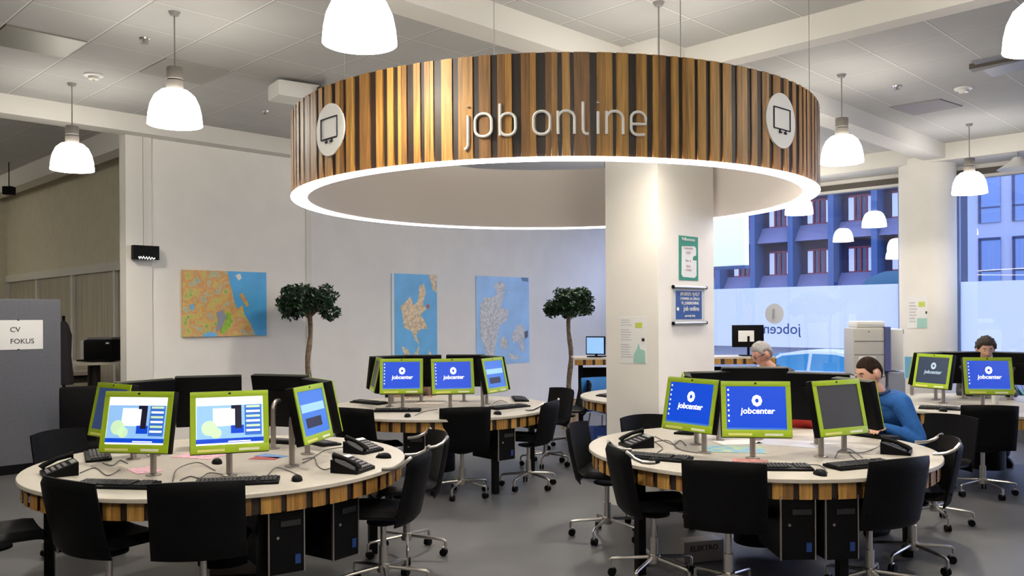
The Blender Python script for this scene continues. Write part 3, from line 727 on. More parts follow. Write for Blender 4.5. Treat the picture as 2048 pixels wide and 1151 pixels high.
mons = [
 # x, y, yaw, kind, arm, label, scale
 (-2.10, 5.00, -9, 'page', .16, 'green framed monitor showing a blue web page, left of the front left pair', 1),
 (-1.65, 4.98, 20, 'page', .16, 'green framed monitor showing a blue web page, right of the front left pair', 1),
 (-1.36, 5.27, 79, 'photo', .14, 'green framed monitor turned right on the front left table', 1),
 (-2.47, 5.57, -38, 'navy', .15, 'dark green framed monitor turned left behind the left web page screen', 1),
 (-1.375, 5.73, 125, 'off', .12, 'black monitor back at the right rear of the front left table', 1),
 (-1.67, 5.97, 160, 'off', .14, 'wide black monitor back below the tree on the front left table', 1.08),
 (-2.13, 5.98, -165, 'off', .14, 'black monitor back between the two web page screens', 1.05),
 (-2.40, 5.72, -125, 'off', .14, 'slanting black monitor back above the leftmost web page screen', 1),
 (1.53, 5.46, -8, 'blue', .16, 'green framed blue jobcenter monitor in the middle of front right table', 1),
 (1.27, 5.68, -52, 'blue', .14, 'green framed blue jobcenter monitor angled left on front right table', 1),
 (1.98, 5.50, 28, 'off', .15, 'green framed monitor with grey switched off screen beside the seated man', 1),
 (2.19, 5.66, 106, 'off', .12, 'monitor seen nearly edge on right of the switched off screen', .92),
 (1.30, 6.05, -100, 'off', .12, 'monitor seen edge on at the left of the front right table', 1),
 (1.50, 6.24, -155, 'off', .14, 'black monitor back behind the left blue screen of the right table', 1),
 (1.80, 6.30, 176, 'off', .14, 'wide black monitor back directly behind the middle blue screen', 1.15),
 (2.14, 6.03, 152, 'off', .14, 'black monitor back behind the switched off grey screen', 1.0),
 (-1.10, 8.56, 4, 'blue', .15, 'green framed blue jobcenter monitor, left one on the middle table', 1),
 (-.62, 8.52, 14, 'blue', .15, 'green framed blue jobcenter monitor, right one on the middle table', 1),
 (-.30, 8.58, 62, 'photo', .14, 'green framed monitor turned right on the middle table', 1),
 (-1.25, 8.72, -75, 'off', .14, 'black monitor edge at far left of the middle table', 1),
 (-1.27, 9.05, -140, 'off', .14, 'black monitor back behind the left screen of the middle table', 1),
 (-.98, 9.18, 180, 'off', .14, 'black monitor back below the narrow island map', 1),
 (-.52, 9.18, 170, 'off', .14, 'black monitor back below the wide country map', 1),
 (-.27, 8.90, 122, 'off', .12, 'black monitor back at the right of the middle table', 1),
 (4.40, 8.74, -66, 'dim', .15, 'green framed dimmed jobcenter monitor at the far right table', 1),
 (4.46, 8.12, -11, 'blue', .15, 'green framed bright blue jobcenter monitor at the far right table', 1),
 (5.04, 8.17, 30, 'off', .14, 'monitor cut by the right picture edge on the far right table', 1),
 (4.50, 9.10, -150, 'off', .14, 'black monitor back behind the dimmed far right screen', 1),
 (4.85, 9.2, 178, 'off', .14, 'black monitor back below the curly haired head at far right', 1),
 (5.25, 9.0, 130, 'off', .14, 'black monitor back at the far right picture edge', 1),
]
for x, y, yaw, kind, arm, lab, sc in mons:
    t = make_monitor(kind, arm, sc, 12, lab); t.location = (x, y, .731); t.rotation_euler = (0, 0, math.radians(yaw))

# ------------------------------------------------------------------ swivel chairs
def make_chair(arms):
    t = thing('swivel_chair', '', 'chair')
    def seat(a, b):   # a across, b front->back, turning up at the back
        x = (a-.5)*.45; y = .24-.43*b; z = .445+.012*(2*a-1)**2*4*.4
        if b < .12: z -= (.12-b)**2*1.6
        if b > .8: z += (b-.8)**2*1.2
        return (x*(1-.04*b), y, z)
    s = MB(); s.sheet(seat, 10, 14, -.05); s.build('seat', BLACK, t, True)
    def back(a, b):
        x = (a-.5)*(.46-.03*math.sin(b*PI)*0); q = (2*a-1)
        y = -.185-.05*b-.035*math.sin(b*PI*.5)+.055*q*q; z = .425+.415*b-.012*q*q*b
        return (x, y, z)
    s = MB(); s.sheet(back, 12, 12, .028); s.build('backrest', BLACK, t, True)
    MB().lathe([(0, .385), (.05, .385), (.10, .40), (.10, .412), (0, .412)], 20).build('seat_plate', BMET, t, True)
    MB().tube([(0, 0, .12), (0, 0, .26), (0, 0, .261), (0, 0, .39)], [.027, .027, .018, .018], 14).build('column', CHROME, t, True)
    MB().lathe([(0, .095), (.035, .10), (.042, .12), (.038, .15), (.027, .155), (0, .155)], 20).build('hub', CHROME, t, True)
    for k in range(5):
        a = 2*PI*k/5+.35; c, s_ = math.cos(a), math.sin(a)
        MB().tube([(.02*c, .02*s_, .135), (.20*c, .20*s_, .118), (.262*c, .262*s_, .110), (.275*c, .275*s_, .100), (.278*c, .278*s_, .06)], [.013, .011, .010, .010, .009], 8).build('leg', CHROME, t, True)
        cs = MB(); cx, cy = .278*c, .278*s_; px, py = -s_, c
        cs.rbox((cx-.012*c, cy-.012*s_, .052), (.03, .014, .022), .005, rot=(0, 0, a))
        ca = cs.build('caster', CHROME, t)
        wb = MB()
        for sg in (-1, 1):
            o = Vector((cx-.014*c+px*.013*sg, cy-.014*s_+py*.013*sg, .026)); d = Vector((px, py, 0))*.007
            wb.tube([o-d, o+d], .026, 16)
        wb.build('wheel', BPLAS, ca)
    if arms:
        for sg in (-1, 1):
            MB().tube([(sg*.222, -.235, .832), (sg*.240, -.222, .822), (sg*.250, -.195, .795), (sg*.253, -.15, .775), (sg*.254, -.11, .769), (sg*.253, -.07, .768)], .011, 8).build('armrest', CHROME, t, True)
    return t
chairs = [
 # seat x, y, outward angle, armed, label
 (-1.63, 4.50, 12, 0, 'black swivel chair back at the front of the left table, right one'),
 (-2.16, 4.57, -32, 0, 'black swivel chair back at the front of the left table, left one'),
 (-2.84, 4.66, -52, 0, 'black swivel chair cut by the left picture edge'),
 (-.79, 5.20, 82, 1, 'black silver armed swivel chair at the right of the left table, nearer one'),
 (-.74, 5.94, 110, 1, 'black swivel chair behind the nearer right chair of the left table'),
 (-3.10, 6.15, -112, 0, 'black swivel chair beyond the left table beside the grey partition'),
 (-.47, 7.88, 12, 0, 'black swivel chair with its back to us at the front of the middle table'),
 (-1.33, 7.86, -28, 0, 'black swivel chair at the left front of the middle table'),
 (.15, 8.25, 68, 1, 'black swivel chair at the right side of the middle table'),
 (.36, 9.45, 122, 0, 'black swivel chair behind the right chair of the middle table'),
 (.68, 10.6, 100, 0, 'black swivel chair farthest away between middle table and column'),
 (.70, 6.37, -112, 0, 'black swivel chair with bluish sheen turned sideways beside the square column'),
 (.88, 5.36, -82, 1, 'black swivel chair with silver arm at the left front of the right table'),
 (1.25, 4.98, -20, 0, 'black swivel chair with its back to us at the front of the right table'),
 (2.10, 5.05, 24, 0, 'black swivel chair with its back to us at the right front of the right table'),
 (2.62, 5.62, 76, 1, 'black swivel chair at the right end of the right table beside the seated man'),
 (1.17, 6.75, -148, 0, 'black swivel chair behind the right table in front of the square column'),
 (4.27, 7.78, -14, 0, 'black swivel chair with its back to us at the far right table'),
 (3.58, 7.95, -48, 0, 'black swivel chair at the left side of the far right table behind the seated man'),
 (3.30, 6.72, 118, 0, 'black swivel chair that the man in blue sits on'),
 (3.24, 9.03, 98, 0, 'black swivel chair that the older man sits on'),
 (2.47, 7.31, 150, 0, 'black swivel chair of the person in red behind the right table'),
 (-1.24, 10.16, 200, 0, 'black swivel chair of the auburn haired person behind the middle table'),
 (5.36, 9.86, 145, 0, 'black swivel chair of the curly haired person at the far right table'),
 (5.75, 7.85, 50, 0, 'black swivel chair at the right picture edge by the far right table'),
]
CH0 = {0: make_chair(0), 1: make_chair(1)}; used = {0: 0, 1: 0}
for x, y, a, arm, lab in chairs:
    o = CH0[arm] if not used[arm] else copy_tree(CH0[arm]); used[arm] = 1
    o.location = (x, y, 0); o.rotation_euler = (0, 0, math.radians(a)); tag(o, lab, 'chair', 'black swivel chairs at the round tables')
# spin the star bases a little so that they do not all point the same way
for i, o in enumerate([c for c in COL.objects if c.name.startswith('swivel_chair')]):
    q = (i*37) % 72
    for ch in COL.objects:
        if ch.parent == o and ch.name.split('.')[0] in ('leg', 'caster'): ch.rotation_euler = (0, 0, math.radians(q))

# ------------------------------------------------------------------ keyboards, mice, phones, papers, cables
ZT = .731
KEY = mat('key_black', (.025, .025, .028), .5); KEYG = mat('key_grey', (.16, .15, .16), .5)
def make_keyboard():
    t = thing('keyboard', '', 'keyboard')
    MB().rbox((0, 0, .010), (.45, .155, .018), .006, rot=(.05, 0, 0)).build('base', BPLAS, t, True)
    b = MB()
    for r in range(5):
        for c in range(20):
            if c in (15,): continue
            b.rbox((-.205+c*.0213, .050-r*.022, .0235-(r-2)*.0011), (.0175, .018, .007), .002, seg=1)
    b.build('keys', KEY, t)
    return t
def make_mouse():
    t = thing('computer_mouse', '', 'mouse')
    b = MB(); n, m = 16, 8; vs = []; fs = []
    for i in range(m+1):
        for k in range(n):
            ph = (PI/2)*i/m; th = 2*PI*k/n
            vs.append((.031*math.cos(ph)*math.cos(th), .056*math.cos(ph)*math.sin(th), .034*math.sin(ph)**.8*(1-.25*math.sin(th)*math.cos(ph))))
    for i in range(m):
        for k in range(n): fs.append((i*n+k, i*n+(k+1) % n, (i+1)*n+(k+1) % n, (i+1)*n+k))
    fs.append(tuple(range(n))[::-1]); b.add(vs, fs).build('body', BPLAS, t, True)
    MB().tube([(0, .028, .026), (0, .036, .024)], .005, 8).build('scroll_wheel', KEYG, t)
    return t
def make_phone(handset=True):
    t = thing('desk_phone', '', 'telephone')
    R_ = Matrix.Rotation(.32, 4, 'X')
    b = MB(); b.poly([(-.105, -.01), (.105, -.01), (.105, .0), (.105, .18), (-.105, .18)], .02)
    b = MB(); vs = [(-.105, -.09, 0), (.105, -.09, 0), (.105, .09, 0), (-.105, .09, 0), (-.105, -.09, .018), (.105, -.09, .018), (.105, .09, .078), (-.105, .09, .078)]
    b.add(vs, [(3, 2, 1, 0), (4, 5, 6, 7), (0, 1, 5, 4), (1, 2, 6, 5), (2, 3, 7, 6), (3, 0, 4, 7)]); b.build('base', BPLAS, t)
    k = MB()
    for r in range(4):
        for c in range(5): k.rbox((-.015+c*.024, -.065+r*.030, .030+r*.010), (.018, .020, .010), .003, seg=1, rot=(.32, 0, 0))
    k.build('keypad', KEYG, t)
    MB().box((.035, .068, .0745), (.11, .03, .006), rot=(.32, 0, 0)).build('display', mat('phone_display', (.30, .33, .30), .3), t)
    if handset:
        h = MB(); h.tube([(-.075, -.085, .035), (-.075, -.07, .052), (-.075, 0, .082), (-.075, .07, .098), (-.075, .085, .098)], [.022, .016, .013, .016, .022], 10); hs = h.build('handset', BPLAS, t, True)
    MB().box((0, .088, .05), (.205, .006, .05)).build('silver_strip', KEYG, t)
    return t
KB0, MS0, PH0 = make_keyboard(), make_mouse(), make_phone()
def place(proto, flag, items, cat, grp):
    for i, (x, y, rz, lab) in enumerate(items):
        o = proto if i == 0 else copy_tree(proto)
        o.location = (x, y, ZT); o.rotation_euler = (0, 0, math.radians(rz)); tag(o, lab, cat, grp)
def tp(px, py): p = on_z(px, py, ZT); return p.x, p.y
kbs = [(475, 966, 12, 'black keyboard behind the right chair back at the front left table'),
 (232, 972, -8, 'black keyboard behind the left chair back at the front left table'),
 (195, 913, -62, 'black keyboard at the far left side of the front left table'),
 (633, 885, 132, 'black keyboard behind the right turned monitor of front left table'),
 (560, 884, 160, 'black keyboard below the far black monitor of the front left table'),
 (1312, 917, -30, 'black keyboard at left front of the right table behind the mouse'),
 (1545, 937, -4, 'black keyboard right of the middle chair back at the right table'),
 (1722, 932, 22, 'black keyboard in front of the switched off screen'),
 (1385, 862, -120, 'black keyboard under the left blue monitor of the right table'),
 (1740, 872, 120, 'black keyboard by the arm of the seated man'),
 (795, 822, 0, 'black keyboard under the left blue screen of the middle table'),
 (1018, 815, 42, 'black keyboard at the right front of the middle table'),
 (1040, 799, 95, 'black keyboard at the far right of the middle table'),
 (738, 806, -40, 'black keyboard at the left side of the middle table'),
 (1890, 818, -30, 'black keyboard at the left front of the far right table')]
place(KB0, 0, [(*tp(x, y), a, l) for x, y, a, l in kbs], 'keyboard', 'black keyboards on the round tables')
mss = [(594, 960, 15, 'black mouse right of the front keyboard on the left table'),
 (767, 915, 70, 'black mouse beside the telephones on the left table'),
 (434, 926, 30, 'black mouse between the web page screens on the left table'),
 (1309, 925, -30, 'black mouse with grey shine at the left front of the right table'),
 (1640, 949, 10, 'black mouse at the front centre edge of the right table'),
 (815, 833, 0, 'small black mouse at the front of the middle table'),
 (995, 828, 30, 'small black mouse beside the right keyboard of the middle table'),
 (1886, 822, 0, 'small black mouse at the far right table')]
place(MS0, 0, [(*tp(x, y), a, l) for x, y, a, l in mss], 'mouse', 'black computer mice on the round tables')
phs = [(118, 948, -55, 'black desk telephone at the left end of the front left table'),
 (727, 903, 60, 'black desk telephone with handset, rear one of the right pair on left table'),
 (706, 941, 70, 'black desk telephone with grey keys, nearer one of the pair on left table'),
 (1272, 892, -75, 'black desk telephone with silver edge on the left of the right table'),
 (1793, 905, 62, 'black desk telephone on the right of the right table by the man')]
place(PH0, 0, [(*tp(x, y), a, l) for x, y, a, l in phs], 'telephone', 'black desk telephones on the round tables')
PINKP = mat('pink_leaflet', (.72, .42, .50), .7, var=.3, vscale=30); BLUEP = mat('blue_leaflet', (.16, .30, .58), .6, var=.2, vscale=20)
REDP = mat('red_leaflet', (.45, .10, .10), .6); MIXP = mat('map_leaflet', (.20, .45, .75), .6, var=0, vscale=1)
BG = mat('blue_green_leaflet', (.10, .34, .72), .6, var=.1, vscale=14, col2=(.55, .66, .25))
def paper(px, py, w_, h_, rz, m, lab, name='leaflet', z=0, th=.003):
    x, y = tp(px, py)
    o = MB().box((0, 0, th/2), (w_, h_, th)).build(name, m, loc=(x, y, ZT+z), rot=(0, 0, math.radians(rz))); tag(o, lab, 'paper')
paper(400, 911, .21, .30, 70, PINKP, 'pink printed leaflet behind the right web page monitor')
paper(290, 940, .15, .21, 40, PINKP, 'pink leaflet between the monitor posts on the left table')
paper(543, 912, .10, .21, 60, BLUEP, 'small blue leaflet behind the hooked monitor post on left table')
paper(530, 916, .10, .18, 80, REDP, 'thin red leaflet beside the small blue leaflet', z=0)
paper(1465, 898, .30, .42, 78, BG, 'blue and green folded map leaflet on the right table', z=.0)
paper(1475, 884, .21, .30, 100, PAPER, 'white sheet above the blue leaflet on the right table')
paper(1580, 886, .30, .42, 60, mat('glossy_sheet', (.72, .74, .80), .3), 'large glossy white sheet between the posts of the right table')
paper(1500, 921, .12, .21, 70, mat('red_print', (.6, .25, .22), .6, var=.4, vscale=30), 'leaflet with red print behind the front chair of the right table')
paper(1870, 815, .21, .30, 10, PAPER, 'white sheet at the left front of the far right table')
paper(860, 806, .21, .30, 80, mat('beige_paper', (.7, .6, .5), .7), 'beige sheets in the middle of the middle table')
def cables(T, pts_list, lab):
    t = thing('cables', lab, 'cable', (T[0], T[1], ZT))
    for pts in pts_list:
        P = [on_z(x, y, ZT+.004+dz) for x, y, dz in pts]
        # smooth with Catmull-Rom
        Q = []
        for i in range(len(P)-1):
            a, b, c, d = P[max(i-1, 0)], P[i], P[i+1], P[min(i+2, len(P)-1)]
            for k in range(6):
                u_ = k/6; Q.append(.5*((2*b)+(-a+c)*u_+(2*a-5*b+4*c-d)*u_*u_+(-a+3*b-3*c+d)*u_**3))
        Q.append(P[-1]); Q = [q-Vector((T[0], T[1], ZT)) for q in Q]
        MB().tube(Q, .0032, 6).build('cable', CABLE, t, True)
cables(T1, [[(598, 950, 0), (575, 940, 0), (552, 935, .01), (535, 950, 0), (528, 958, 0)], [(688, 893, 0), (655, 898, 0), (640, 905, 0), (620, 918, 0), (605, 925, 0)],
  [(675, 930, 0), (650, 938, 0), (635, 930, 0), (628, 915, 0), (605, 918, 0)], [(345, 962, 0), (352, 940, .02), (375, 928, .03), (400, 925, .01), (430, 940, 0)],
  [(160, 945, 0), (190, 935, 0), (215, 950, 0), (240, 938, 0)], [(205, 925, 0), (225, 930, 0), (240, 920, 0), (255, 926, 0)], [(360, 960, 0), (380, 952, 0), (400, 955, 0), (420, 945, .01), (455, 950, 0)]],
  'thin grey cables lying loose on the front left table')
cables(T3, [[(1305, 880, 0), (1325, 895, 0), (1315, 905, 0), (1330, 912, 0)], [(1310, 872, 0), (1345, 888, 0), (1360, 880, 0), (1372, 890, 0)], [(1690, 903, 0), (1720, 905, .01), (1745, 898, 0), (1765, 888, .01)],
  [(1670, 915, 0), (1680, 900, .03), (1700, 898, .03), (1725, 915, 0)], [(1655, 945, 0), (1640, 930, 0), (1605, 928, 0), (1570, 925, 0)], [(1300, 885, 0), (1335, 880, 0), (1360, 898, 0), (1395, 905, 0)], [(1695, 903, 0), (1715, 920, 0), (1735, 925, 0)]],
  'thin grey cables lying loose on the front right table')
cables(T2, [[(990, 818, 0), (985, 808, .02), (1000, 800, .02), (1015, 805, 0)], [(830, 830, 0), (850, 822, 0), (875, 818, 0)]], 'thin dark cables on the middle table')
# cup and small things on the right table
x, y = tp(1442, 868); t = thing('paper_cup', 'white paper cup between the two blue screens', 'cup', (x, y, ZT))
MB().lathe([(0, 0), (.026, 0), (.036, .10), (.033, .10), (.024, .004), (0, .004)], 20).build('cup', WHITE, t, True)
MB().lathe([(.0345, .096), (.0375, .096), (.0375, .102), (.0345, .102)], 20, closed=True).build('rim', PAPER, t, True)
# floor boxes
t = thing('cable_box', 'grey floor box with dark lettering under the right table', 'box', (on_z(1398, 1118, 0).x, on_z(1398, 1118, 0).y, 0), .3)
MB().rbox((0, 0, .07), (.30, .14, .14), .006).build('case', STEEL, t); text('lettering', 'ELEKTRO', .05, INK, t, (0, -.072, .08), (PI/2, 0, 0))
t = thing('cable_box', 'grey cable tray box under the left table behind the front chairs', 'box', (on_z(470, 1150, 0).x, on_z(470, 1150, 0).y+.1, 0), .1)
MB().rbox((0, 0, .06), (.34, .2, .12), .006).build('case', STEEL, t)
t_ = MB(); t_.tube([(.05, 0, .12), (.02, -.03, .2), (-.05, 0, .3), (0, .05, .45), (0, .05, .63)], .008, 6); t_.build('cable', WIRE, t)

# ------------------------------------------------------------------ people
def skin_mesh(chains, sub=2):
    """one closed tapered limb per chain, rounded at both ends; merge() later fuses them into a single surface"""
    bm_v = []; bm_f = []
    for pts, rs in chains:
        P = [Vector(p) for p in pts]; R_ = [r if isinstance(r, tuple) else (r, r) for r in rs]
        Q = []; K = []
        for i in range(len(P)-1):
            a, b, c, d = P[max(i-1, 0)], P[i], P[i+1], P[min(i+2, len(P)-1)]
            for k in range(6):
                u_ = k/6; Q.append(.5*((2*b)+(-a+c)*u_+(2*a-5*b+4*c-d)*u_*u_+(-a+3*b-3*c+d)*u_**3))
                w_ = u_*u_*(3-2*u_); K.append(tuple(R_[i][j]*(1-w_)+R_[i+1][j]*w_ for j in (0, 1)))
        Q.append(P[-1]); K.append(R_[-1])
        # rounded ends
        t0 = (Q[0]-Q[1]).normalized(); t1 = (Q[-1]-Q[-2]).normalized(); r0 = min(K[0]); r1 = min(K[-1])
        H0 = [(Q[0]+t0*r0*math.sin(e), tuple(v*max(.02, math.cos(e)) for v in K[0])) for e in (PI/2*.99, PI/2*.75, PI/2*.5, PI/2*.25)]
        H1 = [(Q[-1]+t1*r1*math.sin(e), tuple(v*max(.02, math.cos(e)) for v in K[-1])) for e in (PI/2*.25, PI/2*.5, PI/2*.75, PI/2*.99)]
        Q = [h[0] for h in H0]+Q+[h[0] for h in H1]; K = [h[1] for h in H0]+K+[h[1] for h in H1]
        n = 16; o = len(bm_v); x = None
        for i, q in enumerate(Q):
            t_ = (Q[min(i+1, len(Q)-1)]-Q[max(i-1, 0)]).normalized()
            if x is None: x = Vector((1, 0, 0)) if abs(t_.x) < .8 else Vector((0, 1, 0))
            x = (x-t_*x.dot(t_)).normalized(); y = t_.cross(x)
            for k in range(n):
                bm_v.append(q+x*K[i][0]*math.cos(2*PI*k/n)+y*K[i][1]*math.sin(2*PI*k/n))
        for i in range(len(Q)-1):
            for k in range(n): bm_f.append((o+i*n+k, o+i*n+(k+1) % n, o+(i+1)*n+(k+1) % n, o+(i+1)*n+k))
        bm_f.append(tuple(o+k for k in range(n))[::-1]); bm_f.append(tuple(o+(len(Q)-1)*n+k for k in range(n)))
    me = bpy.data.meshes.new('k'); me.from_pydata([tuple(v) for v in bm_v], [], bm_f)
    bm = bmesh.new(); bm.from_mesh(me); bmesh.ops.recalc_face_normals(bm, faces=bm.faces[:]); bm.to_mesh(me); bm.free(); return me
def merge(meshes, voxel, name, m, parent, smooth=3):
    bm = bmesh.new()
    for q, M_ in meshes:
        b2 = bmesh.new(); b2.from_mesh(q); b2.transform(M_); tmp = bpy.data.meshes.new('q'); b2.to_mesh(tmp); bm.from_mesh(tmp); b2.free()
    me = bpy.data.meshes.new('m'); bm.to_mesh(me); bm.free(); o = bpy.data.objects.new('m', me); COL.objects.link(o)
    r = o.modifiers.new('r', 'REMESH'); r.mode = 'VOXEL'; r.voxel_size = voxel
    s = o.modifiers.new('s', 'SMOOTH'); s.iterations = smooth; s.factor = .5
    bpy.context.view_layer.update()
    out = bpy.data.meshes.new_from_object(o.evaluated_get(bpy.context.evaluated_depsgraph_get())); bpy.data.objects.remove(o)
    for p in out.polygons: p.use_smooth = True
    out.materials.clear(); out.materials.append(m); return link(name, out, parent)
def blob(fn, n=36, m=24):
    vs = []; fs = []
    for i in range(m+1):
        for k in range(n):
            ph = PI*i/m; th = 2*PI*k/n; vs.append(fn(Vector((math.sin(ph)*math.cos(th), math.sin(ph)*math.sin(th), math.cos(ph)))))
    for i in range(m):
        for k in range(n): fs.append((i*n+k, (i+1)*n+k, (i+1)*n+(k+1) % n, i*n+(k+1) % n))
    me = bpy.data.meshes.new('b'); me.from_pydata([tuple(v) for v in vs], [], fs); bm = bmesh.new(); bm.from_mesh(me)
    bmesh.ops.remove_doubles(bm, verts=bm.verts[:], dist=1e-5); bmesh.ops.recalc_face_normals(bm, faces=bm.faces[:]); bm.to_mesh(me); bm.free(); return me
def ga(x, s): return math.exp(-(x/s)**2)
def head_fn(d):     # face looks to +y
    x, y, z = d.x*.076, d.y*.096, d.z*.118
    lo = max(0, -d.z)
    x *= 1-.30*lo**1.6; 
    if d.y > 0: y *= 1-.10*lo**2
    else: y *= 1-.42*lo**1.2
    if d.y > 0:
        y += .006*ga(z-.026, .016)*ga(x, .05)                                  # brow
        y -= .010*(ga(x-.031, .016)+ga(x+.031, .016))*ga(z-.006, .014)         # sockets
        y += .026*ga(x, .012)*ga(z+.030, .017)+.014*ga(x, .010)*ga(z+.008, .022)   # nose
        y += .007*ga(x, .024)*ga(z+.064, .010)-.003*ga(x, .03)*ga(z+.078, .006)
        y += .009*ga(x, .022)*ga(z+.098, .014)                                 # chin
        x += .004*math.copysign(1, x)*ga(abs(x)-.05, .02)*ga(z+.02, .02)       # cheeks
    return Vector((x, y, z))
HEAD_ME = blob(head_fn)
EAR = blob(lambda d: Vector((d.x*.012+.005*d.y, d.y*.021, d.z*.034-.003*d.y)), 14, 10)
def person(lab, loc, yaw, shirt, hairc, skinm, lean=.12, head_pitch=25, head_yaw=0, voxel=.008, hair='short', glasses=False, hands=None, scale=1., stubble=False, trousers=None, collar=None):
    t = thing('person', lab, 'person', loc, math.radians(yaw)); t.scale = (scale,)*3
    L = lean
    hip = Vector((0, 0, .50)); waist = Vector((0, L*.45, .68)); chest = Vector((0, L*1.5, .87)); nb = Vector((0, L*2.25, 1.00)); nt_ = nb+Vector((0, .045+L*.25, .075))
    hc = nt_+Vector((0, .022, .085))
    hands = hands or ((.13, .56, .765), (-.14, .54, .765))
    body = []; sl = []; tro = []
    torso_p = [hip, waist, chest, nb, nt_, nt_+Vector((0, .008, .05))]
    body.append((torso_p, [(.145, .10), (.125, .095), (.15, .10), (.066, .060), (.056, .058), (.05, .052)]))
    sl.append(([hip-Vector((0, .0, .02)), waist, chest, chest+(nb-chest)*.62, nb+Vector((0, -.008, -.012))], [(.172, .13), (.160, .128), (.185, .130), (.165, .105), (.080, .070)]))
    hand_m = []
    for sg, hd in zip((1, -1), hands):
        hd = Vector(hd)
        sh = chest+Vector((sg*.165, (nb.y-chest.y)*.55, .075)); cl = nb+Vector((sg*.07, -.005, -.035))
        wr = hd-Vector((hd.x*.1, .075, -.01))
        d = wr-sh; ln = d.length; ua, fa = .285, .255
        ln2 = min(ln, ua+fa-.01); ca = (ua*ua+ln2*ln2-fa*fa)/(2*ua*ln2); ca = max(-1, min(1, ca)); an = math.acos(ca)
        dn = d.normalized(); side = (Vector((sg*.55, -.25, -1))); side = (side-dn*side.dot(dn)).normalized()
        el = sh+(dn*math.cos(an)+side*math.sin(an))*ua
        body.append(([nb-Vector((0, 0, .03)), cl-Vector((0, 0, .02)), sh, (sh+el)/2, el, (el+wr)/2, wr], [.045, .040, .052, .047, .040, .036, (.030, .022)]))
        sl.append(([chest+Vector((sg*.06, 0, .06)), sh-Vector((sg*.012, 0, .0)), (sh+el)/2, el, (el+wr)/2, wr-(wr-el).normalized()*.02], [.105, .075, .064, .056, .050, .040]))
        sl.append(([nb-Vector((0, .005, .045)), cl-Vector((0, 0, .008)), sh], [.078, .062, .070]))
        # hand: palm plus five fingers
        f = (hd-wr).normalized(); f.z = min(f.z, .0); f.normalize(); up = Vector((0, 0, 1)); rt = f.cross(up).normalized()
        pc = wr+f*.045
        palm = blob(lambda q: rt*(q.x*.040)+f*(q.y*.050)+up*(q.z*.015)); hand_m.append((palm, Matrix.Translation(pc)))
        for k, (off, l_) in enumerate(((-.030, .068), (-.010, .078), (.010, .074), (.029, .060))):
            p0_ = pc+rt*off+f*.035; P_ = [p0_, p0_+f*l_*.45+up*.010, p0_+f*l_*.78+up*.002, p0_+f*l_-up*.010]
            hand_m.append((skin_mesh([(P_, [.0095, .0088, .008, .0068])], 1), Matrix.Identity(4)))
        th0 = pc-rt*sg*.0+rt*(-sg*.034)-f*.012
        P_ = [th0, th0+rt*(-sg*.022)+f*.022, th0+rt*(-sg*.030)+f*.050-up*.006]
        hand_m.append((skin_mesh([(P_, [.0125, .011, .0085])], 1), Matrix.Identity(4)))
        # legs
        hp = hip+Vector((sg*.085, 0, -.01)); kn = Vector((sg*.12, .42, .49)); ak = Vector((sg*.12, .40, .09)); toe = Vector((sg*.13, .56, .035))
        body.append(([hip, hp, (hp+kn)/2, kn, (kn+ak)/2+Vector((0, -.01, .05)), ak, toe-Vector((0, .06, 0))], [(.145, .10), .085, .075, .056, .052, .036, .032]))
        tro.append(([hip, hp, (hp+kn)/2, kn, (kn+ak)/2+Vector((0, -.01, .05)), ak+Vector((0, 0, .03))], [(.160, .115), .105, .090, .072, .070, .062]))
        shoe = blob(lambda q: Vector((q.x*.048, q.y*.135, max(q.z*.055, -.03)))); 
        so = link('shoe', shoe, t, (sg*.13, .48, .032)); shoe.materials.append(BPLAS)
        for p in shoe.polygons: p.use_smooth = True
    HM = Matrix.Translation(hc) @ Matrix.Rotation(math.radians(head_yaw), 4, 'Z') @ Matrix.Rotation(-math.radians(head_pitch), 4, 'X')
    ms = [(skin_mesh(body, 2), Matrix.Identity(4)), (HEAD_ME, HM)]
    for sg in (-1, 1): ms.append((EAR, HM @ Matrix.Translation((sg*.080, -.008, -.008)) @ Matrix.Rotation(sg*-.35, 4, 'Z')))
    bo = merge(ms+hand_m, voxel*.75, 'body', skinm, t, 2)
    merge([(skin_mesh(sl, 2), Matrix.Identity(4))], voxel, 'sweater', shirt, t, 2)
    merge([(skin_mesh(tro, 2), Matrix.Identity(4))], voxel*1.5, 'trousers', trousers or mat('dark_jeans', (.02, .03, .06), .8), t)
    cm = collar or shirt
    cb = MB(); ax = (nt_-nb).normalized(); pts = []
    for k in range(20):
        a = 2*PI*k/20; pts.append(nb+ax*.012+Vector((.078*math.cos(a), .074*math.sin(a), .012-.02*math.sin(a))))
    cb.tube(pts, .012, 8, closed=True).build('collar', cm, t, True)
    # eyes and brows
    for sg in (-1, 1):
        e = MB(); e.lathe([(0, -.0115), (.006, -.0098), (.0105, -.004), (.0115, 0), (.0105, .004), (.006, .0098), (0, .0115)], 12)
        eo = e.build('eye', mat('eye_white', (.75, .72, .68), .3), t, True); eo.matrix_local = HM @ Matrix.Translation((sg*.031, .0735, .004))
        ii = MB().lathe([(0, 0), (.005, 0), (.004, .002), (0, .003)], 10).build('iris', mat('iris', (.05, .04, .03), .2), eo, loc=(0, .0103, 0), rot=(-PI/2, 0, 0))
        bw = MB(); bw.tube([Vector((sg*(.014+.010*k), .093-.0022*k*k, .026+.003*math.sin(k))) for k in range(4)], [.003, .0042, .004, .002], 6)
        q = bw.build('eyebrow', hairc, t, True); q.matrix_local = HM
    # lips
    lp = MB(); lp.tube([Vector((x_, .0965-6*x_*x_, -.068+.6*x_*x_)) for x_ in (-.022, -.011, 0, .011, .022)], [.002, .0042, .005, .0042, .002], 6)
    q = lp.build('lips', mat('lips', (.50, .22, .18), .5), t, True); q.matrix_local = HM
